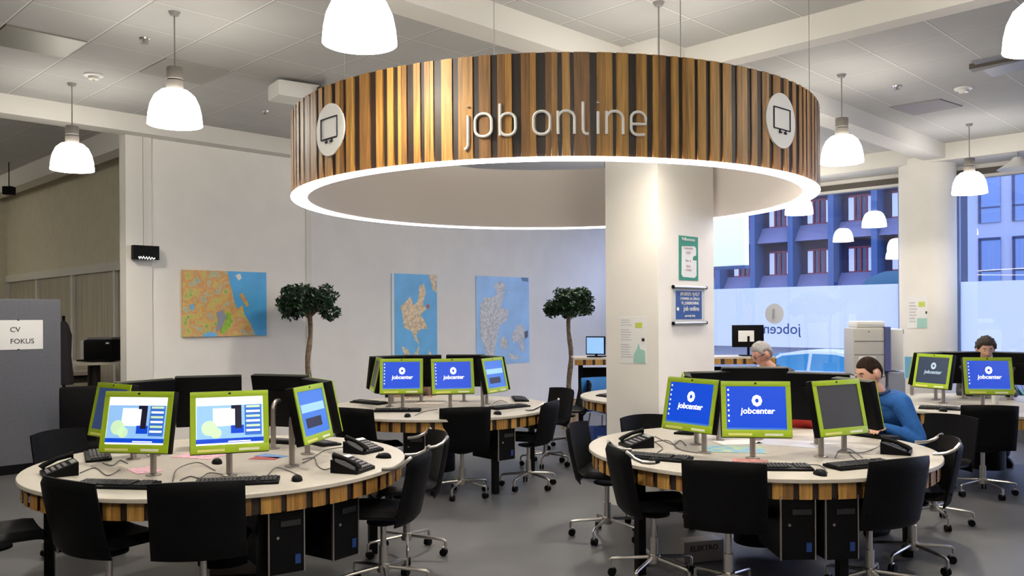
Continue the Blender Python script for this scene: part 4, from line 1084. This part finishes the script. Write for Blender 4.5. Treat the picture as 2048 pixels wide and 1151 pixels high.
    # hair: a shell over the skull with an own hairline
    rn = random.Random(len(lab))
    thick = {'short': .007, 'grey': .016, 'curly': .026, 'bob': .020}[hair]
    def hf(d):
        p = head_fn(Vector((d.x, d.y if d.y < 0 else d.y*.97, d.z)))
        k = thick
        if hair == 'curly': k += .010*noise.noise(Vector((d.x, d.y, d.z))*5+Vector((3, 1, 2)))+.012*noise.noise(Vector((d.x, d.y, d.z))*11)
        elif hair == 'grey': k += .007*noise.noise(Vector((d.x, d.y, d.z))*6)
        else: k += .0018*noise.noise(Vector((d.x, d.y, d.z))*14)
        # hairline: forehead z, temples, nape
        az = math.atan2(d.x, d.y)  # 0 = front
        a_ = abs(az)
        if a_ < .75: lim = .50
        elif a_ < 1.25: lim = .50-.46*(a_-.75)/.5
        elif a_ < 1.42: lim = .04
        elif a_ < 1.95: lim = .26
        else: lim = .26-.80*min(1, (a_-1.95)/.5)
        if hair == 'bob': lim -= .35*(a_ > 1.1)
        f_ = max(-1, min(1, (d.z-lim)/.10))
        return p*(1+0)+d.normalized()*(k*f_ if f_ > 0 else .012*f_)
    hm = blob(hf, 56, 40); hm.materials.append(hairc)
    for p in hm.polygons: p.use_smooth = True
    q = link('hair', hm, t); q.matrix_local = HM
    if glasses:
        g = MB()
        for sg in (-1, 1):
            g.tube([Vector((sg*.031+.021*math.cos(2*PI*k/16), .098, .002+.016*math.sin(2*PI*k/16))) for k in range(16)], .0022, 6, closed=True)
            g.tube([(sg*.052, .096, .006), (sg*.076, .06, .008), (sg*.082, -.01, .006)], .0022, 6)
        g.tube([(-.010, .101, .004), (.010, .101, .004)], .002, 6)
        q = g.build('glasses', BMET, t, True); q.matrix_local = HM
    return t
H_BR = mat('dark_brown_hair', (.020, .011, .007), .8, var=.5, vscale=60, bump=.8, spec=.1); H_GR = mat('grey_hair', (.36, .34, .33), .8, var=.15, vscale=90, bump=.5)
H_AU = mat('auburn_hair', (.20, .085, .035), .7, var=.3, vscale=100, bump=.5); H_DK = mat('curly_dark_hair', (.050, .038, .032), .8, var=.3, vscale=90, bump=.6)
BLUES = mat('blue_sweater', (.010, .095, .33), .85, var=.10, vscale=60, bump=.25); GREYS = mat('charcoal_jacket', (.045, .045, .055), .85, var=.2, vscale=40)
REDS = mat('red_sweater', (.42, .025, .02), .85); TAN = mat('tan_shirt', (.30, .20, .14), .85); DKS = mat('dark_shirt', (.04, .04, .05), .85)
person('young man in blue sweater with short dark hair sitting at the right table', (3.08, 6.72, 0), 118, BLUES, H_BR, SKIN, lean=.13, head_pitch=18, head_yaw=-14, voxel=.007, hands=((.10, .52, .765), (-.16, .50, .765)), scale=1.03, collar=mat('navy_collar', (.02, .04, .12), .8))
person('older man with grey hair and glasses in a dark jacket bending over the table behind', (3.11, 9.05, 0), 98, GREYS, H_GR, SKIN2, lean=.16, head_pitch=24, head_yaw=5, voxel=.010, hair='grey', glasses=True, scale=1.06)
person('person in a red sweater mostly hidden behind the monitors of the right table', (2.42, 7.22, 0), 150, REDS, H_BR, SKIN, lean=.18, head_pitch=60, voxel=.012, scale=.84, hands=((.10, .50, .80), (-.14, .48, .80)))
person('auburn haired person mostly hidden behind the monitors of the middle table', (-1.20, 10.05, 0), 200, TAN, H_AU, SKIN, lean=.10, head_pitch=25, voxel=.012, hair='bob', scale=.93)
person('person with curly dark hair peeking over the far right monitors', (5.32, 9.75, 0), 165, DKS, H_DK, SKIN, lean=.07, head_pitch=12, voxel=.012, hair='curly', scale=1.07)

# ------------------------------------------------------------------ trees in the room
LEAF = mat('dark_green_leaf', (.009, .034, .011), .45, var=.35, vscale=9); BARK = mat('bark', (.17, .12, .08), .9, var=.35, vscale=30, bump=.6)
def potted_tree(x, y, zc, rx, rz_, lab, seed, zpot=.42, pr_=.17, bend=0.):
    t = thing('potted_tree', lab, 'tree', (x, y, 0)); r = random.Random(seed)
    MB().lathe([(0, 0), (pr_*.8, 0), (pr_, zpot), (pr_*.9, zpot), (pr_*.85, zpot-.05), (0, zpot-.05)], 28).build('pot', mat('slatted_pot', (.40, .30, .20), .7, var=.5, vscale=3, stretch=(20, 20, .2)), t, True)
    pts = [(bend*math.sin(k*.9)*.02, .01*math.cos(k*1.7), zpot-.05+(zc-rz_*.45-zpot+.05)*k/10) for k in range(11)]
    tr_ = MB(); tr_.tube(pts, [.040-.011*k/10+.004*math.sin(k*2.1) for k in range(11)], 10)
    tx, ty, tz = pts[-1]
    for k in range(9):
        a = 2*PI*k/9+r.random(); q = r.uniform(.45, .8)
        tr_.tube([(tx, ty, tz-.04), (tx+rx*.3*math.cos(a), ty+rx*.3*math.sin(a), tz+rz_*.25), (tx+rx*q*math.cos(a), ty+rx*q*math.sin(a), zc+rz_*r.uniform(-.3, .5))], [.014, .010, .004], 6)
    tr_.build('trunk', BARK, t, True)
    b = MB(); cl = [Vector((0, 0, 0))]
    for k in range(26):
        a = r.uniform(0, 2*PI); e = r.uniform(-.55, .9); cl.append(Vector((rx*.72*math.cos(a)*math.cos(e*.9), rx*.72*math.sin(a)*math.cos(e*.9), rz_*.72*e)))
    for k in range(3200):
        c = r.choice(cl); d = Vector((r.gauss(0, 1), r.gauss(0, 1), r.gauss(0, 1))).normalized()*r.uniform(.3, 1)**.5*rx*.33
        p = c+Vector((d.x, d.y, d.z*.8)); p = Vector((p.x+tx, p.y+ty, p.z*(rz_/rx if False else 1)+zc))
        R_ = Euler((r.uniform(-1.2, 1.2), r.uniform(-.9, .9), r.uniform(0, 2*PI))).to_matrix(); s = r.uniform(.027, .044)
        b.add([p+R_ @ Vector(v)*s for v in ((0, -1, 0), (.42, -.1, .10), (0, 1, -.06), (-.42, -.1, .10))], [(0, 1, 2), (0, 2, 3)])
    b.build('foliage', LEAF, t); return t
potted_tree(-2.55, 10.75, 1.80, .40, .27, 'ball topped potted tree in front of the wall corner beside the street map', 4, bend=1)
potted_tree(.84, 12.5, 1.80, .37, .29, 'ball topped potted tree right of the country map beside the column', 8, pr_=.15, bend=-1)
PALM = mat('teal_green_leaf', (.05, .20, .16), .5)
t = thing('potted_palm', 'spiky leafed plant in front of the right window at picture edge', 'plant', (6.62, 10.95, 0)); r = random.Random(2)
MB().lathe([(0, 0), (.18, 0), (.22, .45), (.2, .45), (.18, .4), (0, .4)], 24).build('pot', GREYP, t, True)
b = MB()
for k in range(46):
    a = r.uniform(0, 2*PI); ln = r.uniform(.4, .85); up = r.uniform(.3, 1.0); c, s = math.cos(a), math.sin(a)
    P_ = [Vector((c*ln*q*.75, s*ln*q*.75, .42+up*q*1.15-.55*q*q)) for q in (0, .33, .66, 1)]; wv = Vector((-s, c, 0))*.028
    vs = []
    for q, p in enumerate(P_): vs += [p-wv*(1-q*.3), p+wv*(1-q*.3)]
    b.add(vs, [(0, 1, 3, 2), (2, 3, 5, 4), (4, 5, 7, 6)])
b.build('leaves', PALM, t)

# ------------------------------------------------------------------ left partition and back area
cR = on_b(123, 640, 14.42); k_ = 14.42
t = thing('partition_screen', 'grey felt partition screen with white paper sign at the left edge', 'partition', (cR.x-.75/1.0, cR.y-.75, 0), PI/4)
MB().rbox((0, 0, .96), (1.5*R2-.03, .05, 1.80), .01).build('felt_panel', GREYP, t)
MB().box((0, 0, .05), (1.5*R2-.03, .06, .10)).build('base_rail', BMET, t)
pc_ = t.location; a1, a2 = on_b(-20, 640, k_-.04), on_b(86, 697, k_-.04)
t = thing('paper_sign', 'white paper sign reading CV FOKUS on the grey partition', 'sign', ((a1.x+a2.x)/2, (a1.y+a2.y)/2, (a1.z+a2.z)/2), PI/4)
w_ = (a2-a1).xy.length; h_ = a1.z-a2.z
MB().box((0, 0, 0), (w_, .003, h_)).build('sheet', PAPER, t)
tl = on_b(20, 660, k_-.045); 
text('lettering', 'CV', .075, INK, t, ((tl-a1).xy.length-w_/2, -.003, h_*.10), (PI/2, 0, 0), align='LEFT')
text('lettering', 'FOKUS', .075, INK, t, ((tl-a1).xy.length-w_/2, -.003, -h_*.30), (PI/2, 0, 0), align='LEFT')
for px in (41, 46): 
    MB().box(((tl-a1).xy.length-w_/2+.08, -.003, h_*.5 if px == 41 else -h_*.5), (.02, .004, .012)).build('clip', INK, t)
# high table with printer
p = at(188, 722, 10.9)
t = thing('standing_table', 'small high table with dark central leg holding the black printer', 'table', (p.x, p.y, 0))
zt = p.z
MB().lathe([(0, zt-.03), (.40, zt-.03), (.40, zt), (0, zt)], 40).build('tabletop', TOP, t, True)
MB().tube([(0, 0, .02), (0, 0, zt-.03)], .075, 16).build('pedestal', mat('dark_brown_metal', (.03, .02, .02), .5), t, True); MB().lathe([(0, 0), (.26, 0), (.24, .03), (0, .03)], 32).build('base_plate', BMET, t, True)
t = thing('printer', 'black printer with white side on the high table in the left background', 'printer', (p.x+.14, p.y+.02, zt), -.15)
MB().rbox((0, 0, .145), (.40, .34, .27), .03).build('housing', BPLAS, t, True); MB().rbox((-.235, .02, .14), (.09, .28, .26), .03).build('side_cover', mat('pale_grey', (.45, .46, .42), .5), t, True)
MB().rbox((0, 0, .29), (.34, .26, .03), .01).build('lid', KEYG, t, True); MB().box((.14, -.172, .235), (.045, .004, .018)).build('status_light', PAPER, t); MB().box((0, -.20, .02), (.46, .1, .02)).build('paper_tray', BPLAS, t)
p = at(175, 745, 12.2); zt = p.z
t = thing('low_counter', 'pale counter behind the high table in the left background', 'counter', (p.x-.1, p.y+.1, 0), PI/4)
MB().box((0, 0, zt), (1.7, .5, .05)).build('worktop', TOP, t); MB().box((0, .05, zt/2-.02), (1.6, .4, zt-.06)).build('cabinet', mat('dark_olive', (.05, .045, .035), .7), t)
MB().box((0, -.16, zt-.16), (1.5, .01, .05)).build('drawer_rail', BEIGE, t)
t = thing('cardboard_tray', 'small reddish tray lying on the pale counter', 'tray', (p.x-.38, p.y-.2, zt+.026), .6)
MB().box((0, 0, .01), (.3, .2, .02)).build('base', mat('rust', (.30, .11, .06), .6), t)
for sx in (-1, 1): MB().box((sx*.145, 0, .03), (.01, .2, .04)).build('rim', mat('rust', (.30, .11, .06), .6), t)
p = on_z(160, 915, 0); p = at(158, 800, 8.9)
t = thing('dark_armchair', 'dark high backed chair standing beside the grey partition', 'chair', (p.x, p.y, 0), .5)
MB().rbox((0, 0, .30), (.36, .4, .12), .03).build('seat', BLACK, t, True); MB().rbox((0, .18, .62), (.36, .07, .62), .03).build('backrest', BLACK, t, True)
for sx in (-1, 1):
    for sy in (-1, 1): MB().tube([(sx*.15, sy*.16, 0), (sx*.15, sy*.16, .26)], .015, 8).build('leg', BMET, t)
p = at(124, 690, 10.2); t = thing('hanging_coat', 'dark coat hanging at the right edge of the grey partition', 'coat', (p.x+.02, p.y, 0))
MB().tube([(0, 0, 0), (0, 0, 1.68)], .018, 8).build('stand_pole', BMET, t); MB().lathe([(0, 0), (.2, 0), (.2, .02), (0, .02)], 20).build('stand_base', BMET, t)
MB().lathe([(.02, 1.62), (.05, 1.58), (.09, 1.45), (.08, 1.2), (.11, .9), (.10, .86), (0, .86)], 14).build('coat', mat('dark_coat', (.02, .015, .02), .9), t, True)

# ------------------------------------------------------------------ behind the right table
p = at(1740, 700, 11.0)
CREAM = mat('cream_plastic', (.58, .56, .52), .45); BLG = mat('blue_grey_plastic', (.10, .12, .30), .5); MGREY = mat('machine_grey', (.36, .38, .45), .5)
t = thing('photocopier', 'tall cream office photocopier between the seated man and round column', 'copier', (p.x, p.y, 0), -.12); t.scale = (.78, .9, 1)
MB().rbox((-.10, 0, .46), (.50, .55, .80), .01).build('cabinet', CREAM, t); MB().rbox((-.10, 0, 1.17), (.49, .52, .60), .035).build('upper_body', CREAM, t, True)
MB().rbox((-.06, 0, 1.51), (.44, .48, .08), .03).build('lid', WHITE, t, True); MB().rbox((.19, -.02, 1.20), (.09, .50, .56), .008).build('blue_panel', BLG, t)
MB().rbox((.34, 0, 1.19), (.22, .42, .52), .02).build('finisher', WHITE, t, True); MB().rbox((.34, 0, .70), (.26, .46, .42), .01).build('finisher_base', MGREY, t); MB().rbox((.44, .02, 1.42), (.05, .44, .06), .01).build('finisher_top', MGREY, t)
for z in (1.30, 1.13): MB().box((-.10, -.262, z), (.46, .004, .008)).build('seam', KEYG, t)
MB().box((-.13, -.264, 1.06), (.26, .006, .10)).build('label', PAPER, t)
for z in (.80, .62, .44, .26):
    MB().rbox((-.10, -.278, z), (.47, .02, .16), .006).build('drawer', CREAM, t); MB().box((-.10, -.290, z+.055), (.46, .004, .014)).build('drawer_grip', KEYG, t)
for sx in (-.3, .12):
    for sy in (-.2, .2): MB().tube([(sx, sy, 0), (sx, sy, .07)], .03, 12).build('foot', BPLAS, t)
MB().box((-.10, -.263, 1.42), (.025, .004, .012)).build('badge', KEYG, t)
# high counter with screens
zc_ = 1.10; t = thing('high_counter', 'high wood edged counter behind the square column and older man', 'counter', (2.1, 11.30, 0))
MB().box((0, 0, zc_-.012), (2.6, .55, .024)).build('worktop', TOP, t)
b = MB(); x = -1.3; r = random.Random(6); dk = False
while x < 1.3:
    w_ = min(r.uniform(.03, .05) if dk else r.uniform(.07, .12), 1.3-x); b.box((x+w_/2, -.265, zc_-.06), (w_-.001, .02, .07), 3 if dk else r.choice((0, 1))); x += w_; dk = not dk
b.build('slat_front', [WOODA, WOODB, WOODC, WOODD], t)
for sx in (-1.2, -.1, 1.2): MB().box((sx, 0, (zc_-.03)/2), (.06, .06, zc_-.03)).build('leg', BMET, t)
MB().box((0, .15, .70), (2.4, .02, .5)).build('back_panel', BPLAS, t)
def simple_monitor(lab, x, y, z, yaw, W_, H_, zc, face, back=False):
    t = thing('monitor', lab, 'monitor', (x, y, z), math.radians(yaw)); MB().rbox((0, 0, .008), (.2, .16, .016), .006).build('base_plate', BPLAS, t); MB().tube([(0, .02, .01), (0, .02, zc)], .018, 10).build('neck', BPLAS, t)
    MB().rbox((0, 0, zc), (W_, .04, H_), .008).build('housing', BPLAS, t, True); MB().box((0, -.0215, zc), (W_-.03, .003, H_-.03)).build('screen', face, t)
    if back: MB().box((.03, .0235, zc), (W_*.5, .004, H_*.5)).build('paper_note', PAPER, t)
    return t
p = at(1502, 672, 11.1)
simple_monitor('black monitor back with a white note behind the older man', p.x, 11.25, zc_, 184, .42, .29, p.z-zc_, SOFF, True)
p = at(1196, 694, 11.1); simple_monitor('pale blue screen at the left end of the high counter beside the column', p.x-.02, 11.2, zc_, -22, .26, .24, p.z-zc_+.02, SLIGHT)
p = at(1222, 676, 11.15); simple_monitor('dark monitor edge close behind the left side of the square column', p.x+.02, 11.3, zc_, 75, .34, .26, p.z-zc_, SOFF)
# blue seat and keyboards on the table behind the column
t = thing('blue_chair', 'blue plastic shell chair behind the table next to the square column', 'chair', (1.15, 10.55, 0), math.radians(205))
BLC = mat('blue_plastic_shell', (.03, .18, .50), .4)
s = MB(); s.sheet(lambda a, b_: ((a-.5)*.44, .22-.4*b_, .45+.03*(2*a-1)**2), 8, 8, -.02); s.build('seat', BLC, t, True)
s = MB(); s.sheet(lambda a, b_: ((a-.5)*(.46-.1*b_*0), -.19-.06*b_+.05*(2*a-1)**2, .45+.42*b_), 8, 8, .02); s.build('backrest', BLC, t, True)
for sx in (-1, 1):
    for sy in (-1, 1): MB().tube([(sx*.14, sy*.14, .44), (sx*.2, sy*.2, 0)], .011, 8).build('leg', CHROME, t)
for x_, y_, a_, lab in ((1.12, 9.55, -60, 'black keyboard on the table behind the square column'), (2.62, 9.3, 100, 'black keyboard in front of the older man')):
    o = copy_tree(KB0); o.location = (x_, y_, ZT); o.rotation_euler = (0, 0, math.radians(a_)); tag(o, lab, 'keyboard', 'black keyboards on the round tables')
# blue bag under that table, raised leaflet and pens on the far right table
t = thing('blue_box', 'blue and white box standing under the table beside the square column', 'box', (.98, 9.6, 0), .2)
MB().rbox((0, 0, .2), (.22, .2, .4), .01).build('case', mat('box_blue', (.04, .10, .45), .5), t); MB().box((0, -.102, .24), (.12, .004, .14)).build('label', PAPER, t)
p = on_z(2000, 800, ZT)
for x_, y_, lab in ((4.85, 8.6, 'white paper cup in the middle of the far right table'),):
    t = thing('paper_cup', lab, 'cup', (x_, y_, ZT)); MB().lathe([(0, 0), (.026, 0), (.036, .10), (.033, .10), (.024, .004), (0, .004)], 20).build('cup', WHITE, t, True); MB().lathe([(.0345, .096), (.0375, .096), (.0375, .102), (.0345, .102)], 20, closed=True).build('rim', PAPER, t, True)
# leaflet card with blue writing on top of a far right monitor
t = thing('leaflet_holder', 'clear holder with blue printed leaflet beside the round column base', 'leaflet', (4.49, 9.62, 0), 0)
MB().tube([(0, 0, 0), (0, 0, .95)], .02, 8).build('stand_pole', STEEL, t); MB().lathe([(0, 0), (.16, 0), (.16, .015), (0, .015)], 20).build('base_plate', STEEL, t); MB().box((0, 0, 1.04), (.16, .02, .24)).build('leaflet', mat('sky_blue_print', (.25, .55, .85), .5), t)

# ------------------------------------------------------------------ outside: street, car, buildings
GR = -.58
ASPH = mat('street_asphalt', (.12, .13, .16), .9, var=.1, vscale=3)
def XA(x0, x1, c0, c1):   # box between X+Y=c0..c1 and X-coordinates measured on the plane c0
    return [((2*x0-c0)/1, 0)]
def ext_bar(x0, x1, c0, c1, z0, z1, c=76., mb=None, mi=0):
    # X position given on plane X+Y=c
    d0, d1 = c-2*x0, c-2*x1
    P = [sd(c0, d0), sd(c0, d1), sd(c1, d1), sd(c1, d0)]
    mb.poly(P, z1-z0, mi, Matrix.Translation((0, 0, z0))); return mb
g = MB(); ext_bar(-30, 60, WIN+.2, 110, GR-.2, GR, 76., g); o = g.build('street_ground', ASPH); o['kind'] = 'structure'
C0 = 76.
PURP = mat('facade_purple', (.035, .028, .07), .8); PIER = mat('facade_blue_grey', (.045, .10, .23), .7); SPAN = mat('facade_lavender_blue', (.14, .15, .26), .7)
REDF = mat('red_window_frame', (.24, .035, .06), .6); CURT = mat('curtain_white', (.72, .76, .86), .8, emit=.10, ecol=(.8, .85, 1)); PANE = mat('dark_pane', (.03, .04, .10), .15)
t = thing('office_building', 'blue grey office block with red framed windows across the street', 'building', (0, 0, 0))
b = MB(); ext_bar(6.0, 25.6, C0+1.6, C0+12, GR, 17, C0, b); b.build('wall', PURP, t)
piers = [7.0, 8.95, 10.9, 12.85, 14.80, 16.75, 18.72, 20.70, 22.66, 24.62]
for x in piers + [25.55]:
    b = MB(); ext_bar(x-.13, x+.13, C0-.25, C0+1.7, GR, 17, C0, b); b.build('pier', PIER, t)
FL = (1.0, 4.30, 7.60, 10.90)
allp = piers+[25.55]
for i in range(len(allp)-1):
    x0, x1 = allp[i]+.13, allp[i+1]-.13; wd = x1-x0
    for zf in FL:
        # sloping sill block: deep at the bottom, receding upwards
        d0, d1 = C0-2*x0, C0-2*x1; zt, zb = zf, zf-1.35
        P = [sd(C0+.2, d0), sd(C0+.2, d1), sd(C0+1.6, d1), sd(C0+1.6, d0)]; Q = [sd(C0+1.3, d0), sd(C0+1.3, d1), sd(C0+1.6, d1), sd(C0+1.6, d0)]
        vs = [(x_, y_, zb+.25) for x_, y_ in P]+[(x_, y_, zt) for x_, y_ in Q]
        MB().add(vs, [(3, 2, 1, 0), (4, 5, 6, 7), (0, 1, 5, 4), (1, 2, 6, 5), (2, 3, 7, 6), (3, 0, 4, 7)]).build('sloping_spandrel', SPAN, t)
        if zf > 12: continue
        w0 = MB(); xa, xb_ = x0+wd*.20, x1-wd*.14; z0, z1 = zf+.02, zf+1.62
        ext_bar(xa, xb_, C0+1.5, C0+1.62, z0, z1, C0, w0); win = w0.build('window', PANE, t)
        f = MB()
        for q in (.27, .50, .75):
            xx = xa+(xb_-xa)*q; ext_bar(xx-.035, xx+.035, C0+1.38, C0+1.52, z0, z1, C0, f)
        ext_bar(xa, xb_, C0+1.38, C0+1.52, z1-.06, z1+.04, C0, f); ext_bar(xa, xb_, C0+1.38, C0+1.52, z0-.03, z0+.06, C0, f); f.build('window_frame', REDF, win)
        for q0, q1 in ((0, .22), (.80, 1.0)):
            f = MB(); ext_bar(xa+(xb_-xa)*q0, xa+(xb_-xa)*q1, C0+1.40, C0+1.5, z0+.05, z1-.08, C0, f); f.build('curtain', CURT, win)
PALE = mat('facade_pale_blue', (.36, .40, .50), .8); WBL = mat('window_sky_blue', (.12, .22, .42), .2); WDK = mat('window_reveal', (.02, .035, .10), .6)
t = thing('pale_building', 'pale blue concrete office block with tall windows at the right', 'building', (0, 0, 0))
xr = 26.45
b = MB(); ext_bar(xr, 36, C0-.2, C0+10, GR, 17, C0, b); b.build('wall', PALE, t)
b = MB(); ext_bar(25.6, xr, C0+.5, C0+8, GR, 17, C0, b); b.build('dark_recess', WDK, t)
k = 0; x = xr+.42
while x < 34:
    for z in (-.2, 3.15, 6.75, 10.35):
        b = MB(); ext_bar(x, x+.80, C0-.32, C0-.1, z, z+2.75, C0, b); wn = b.build('window', WBL, t)
        f = MB(); ext_bar(x, x+.80, C0-.36, C0-.3, z+2.60, z+2.75, C0, f); ext_bar(x, x+.80, C0-.36, C0-.3, z+.82, z+.90, C0, f); ext_bar(x, x+.10, C0-.36, C0-.3, z, z+2.7, C0, f); f.build('window_frame', WDK, wn)
    x += 1.22
# white box sign outside the left pane
a = on_a(1424, 425, 24.); c = on_a(1494, 530, 24.)
t = thing('hanging_sign', 'white box sign with blue lower edge hanging outside next to the column', 'sign', ((a.x+c.x)/2, (a.y+c.y)/2, (a.z+c.z)/2), -PI/4)
w_ = (c-a).xy.length; h_ = (a.z-c.z)
MB().rbox((0, 0, .25), (w_, .18, h_+.5), .01).build('sign_box', mat('sign_white', (.85, .88, .92), .5, emit=.35, ecol=(.85, .92, 1)), t); MB().box((0, 0, -h_/2-.04), (w_, .20, .06)).build('blue_edge', PIER, t)
text('lettering', 'AM', .16, INK, t, (.10, -.095, h_*.40), (PI/2, 0, 0)); MB().box((0, .3, h_/2+.52), (.06, .8, .06)).build('bracket', BMET, t)
MB().box((-.6, .3, h_/2+.52), (1.2, .06, .06)).build('cross_bar', BMET, t)
MB().tube([(-1.2, .3, -(t.location.z-GR)), (-1.2, .3, h_/2+.55)], .06, 10).build('pole', BMET, t)
# teal awning
p = on_a(1790, 580, 60.); t = thing('teal_parasol', 'teal rounded parasol across the street', 'parasol', (p.x, p.y, GR))
zz = p.z-GR; MB().lathe([(0, zz+.95), (.6, zz+.88), (1.2, zz+.6), (1.6, zz+.2), (1.75, zz-.2), (1.70, zz-.2), (1.2, zz+.5), (0, zz+.85)], 28).build('canopy', mat('teal_cloth', (.008, .07, .11), .7), t, True); MB().tube([(0, 0, 0), (0, 0, zz+.9)], .04, 8).build('pole', BMET, t)
# parked car
def car(x, y, rz, lab):
    t = thing('parked_car', lab, 'car', (x, y, GR+.0), rz); W_ = mat('car_white', (.80, .84, .90), .25); CG = mat('car_glass', (.05, .30, .48), .1)
    prof = [(-2.1, .35), (-2.15, .62), (-2.05, .86), (-1.3, .98), (-.75, 1.0), (-.1, 1.02), (.9, 1.03), (1.7, 1.0), (2.1, .92), (2.2, .6), (2.15, .35)]
    b = MB(); n = len(prof); L_ = []
    for sx, ins in ((-1, .0), (1, .0)): L_ += [(px, sx*.86, pz) for px, pz in prof]
    b.add(L_, [tuple(range(n)), tuple(range(2*n-1, n-1, -1))]+[(i, n+i, n+(i+1) % n, (i+1) % n) for i in range(n)]); b.build('body', W_, t)
    def roof(off): return [(-1.25+off, .98), (-.55+off*.6, 1.36), (-.1, 1.44), (.7, 1.43), (1.25-off*.6, 1.30), (1.85-off, 1.0)]
    r_ = roof(0); b = MB(); n = len(r_); b.add([(px, -.78+(pz-.98)*.35, pz) for px, pz in r_]+[(px, .78-(pz-.98)*.35, pz) for px, pz in r_], [tuple(range(n)), tuple(range(2*n-1, n-1, -1))]+[(i, n+i, n+i+1, i+1) for i in range(n-1)]); b.build('roof', W_, t)
    for sg in (-1, 1):
        for q in ([(-1.05, 1.02), (-.5, 1.32), (.1, 1.38), (.1, 1.02)], [(.18, 1.02), (.18, 1.38), (.7, 1.37), (1.15, 1.26), (1.55, 1.03)]):
            b = MB(); m_ = len(q); b.add([(px, sg*(.80-(pz-.98)*.35), pz) for px, pz in q]+[(px, sg*(.77-(pz-.98)*.35), pz) for px, pz in q], [tuple(range(m_)), tuple(range(2*m_-1, m_-1, -1))]+[(i, m_+i, m_+(i+1) % m_, (i+1) % m_) for i in range(m_)]); b.build('side_window', CG, t)
    b = MB(); b.add([(-1.22, -.66, 1.01), (-1.22, .66, 1.01), (-.60, .58, 1.345), (-.60, -.58, 1.345), (-1.26, -.66, 1.02), (-1.26, .66, 1.02), (-.64, .58, 1.365), (-.64, -.58, 1.365)], [(0, 1, 2, 3), (7, 6, 5, 4), (0, 4, 5, 1), (1, 5, 6, 2), (2, 6, 7, 3), (3, 7, 4, 0)]); b.build('windscreen', CG, t)
    b = MB(); b.add([(1.85, -.66, 1.01), (1.85, .66, 1.01), (1.28, .58, 1.30), (1.28, -.58, 1.30), (1.89, -.66, 1.02), (1.89, .66, 1.02), (1.32, .58, 1.32), (1.32, -.58, 1.32)], [(0, 1, 2, 3), (7, 6, 5, 4), (0, 4, 5, 1), (1, 5, 6, 2), (2, 6, 7, 3), (3, 7, 4, 0)]); b.build('rear_window', CG, t)
    for wx in (-1.35, 1.35):
        for sg in (-1, 1): wl = MB().tube([(wx, sg*.70, .33), (wx, sg*.88, .33)], .33, 24).build('wheel', BPLAS, t); MB().tube([(wx, sg*.86, .33), (wx, sg*.89, .33)], .19, 16).build('hubcap', STEEL, wl)
CARP = on_a(1600, 720, 25.5)
car(CARP.x+.3, CARP.y-.3, -PI/4, 'white parked car seen below the frosted film outside the window')
car(CARP.x+7.6, CARP.y-5.2, -PI/4, 'second pale parked car outside behind the photocopier')
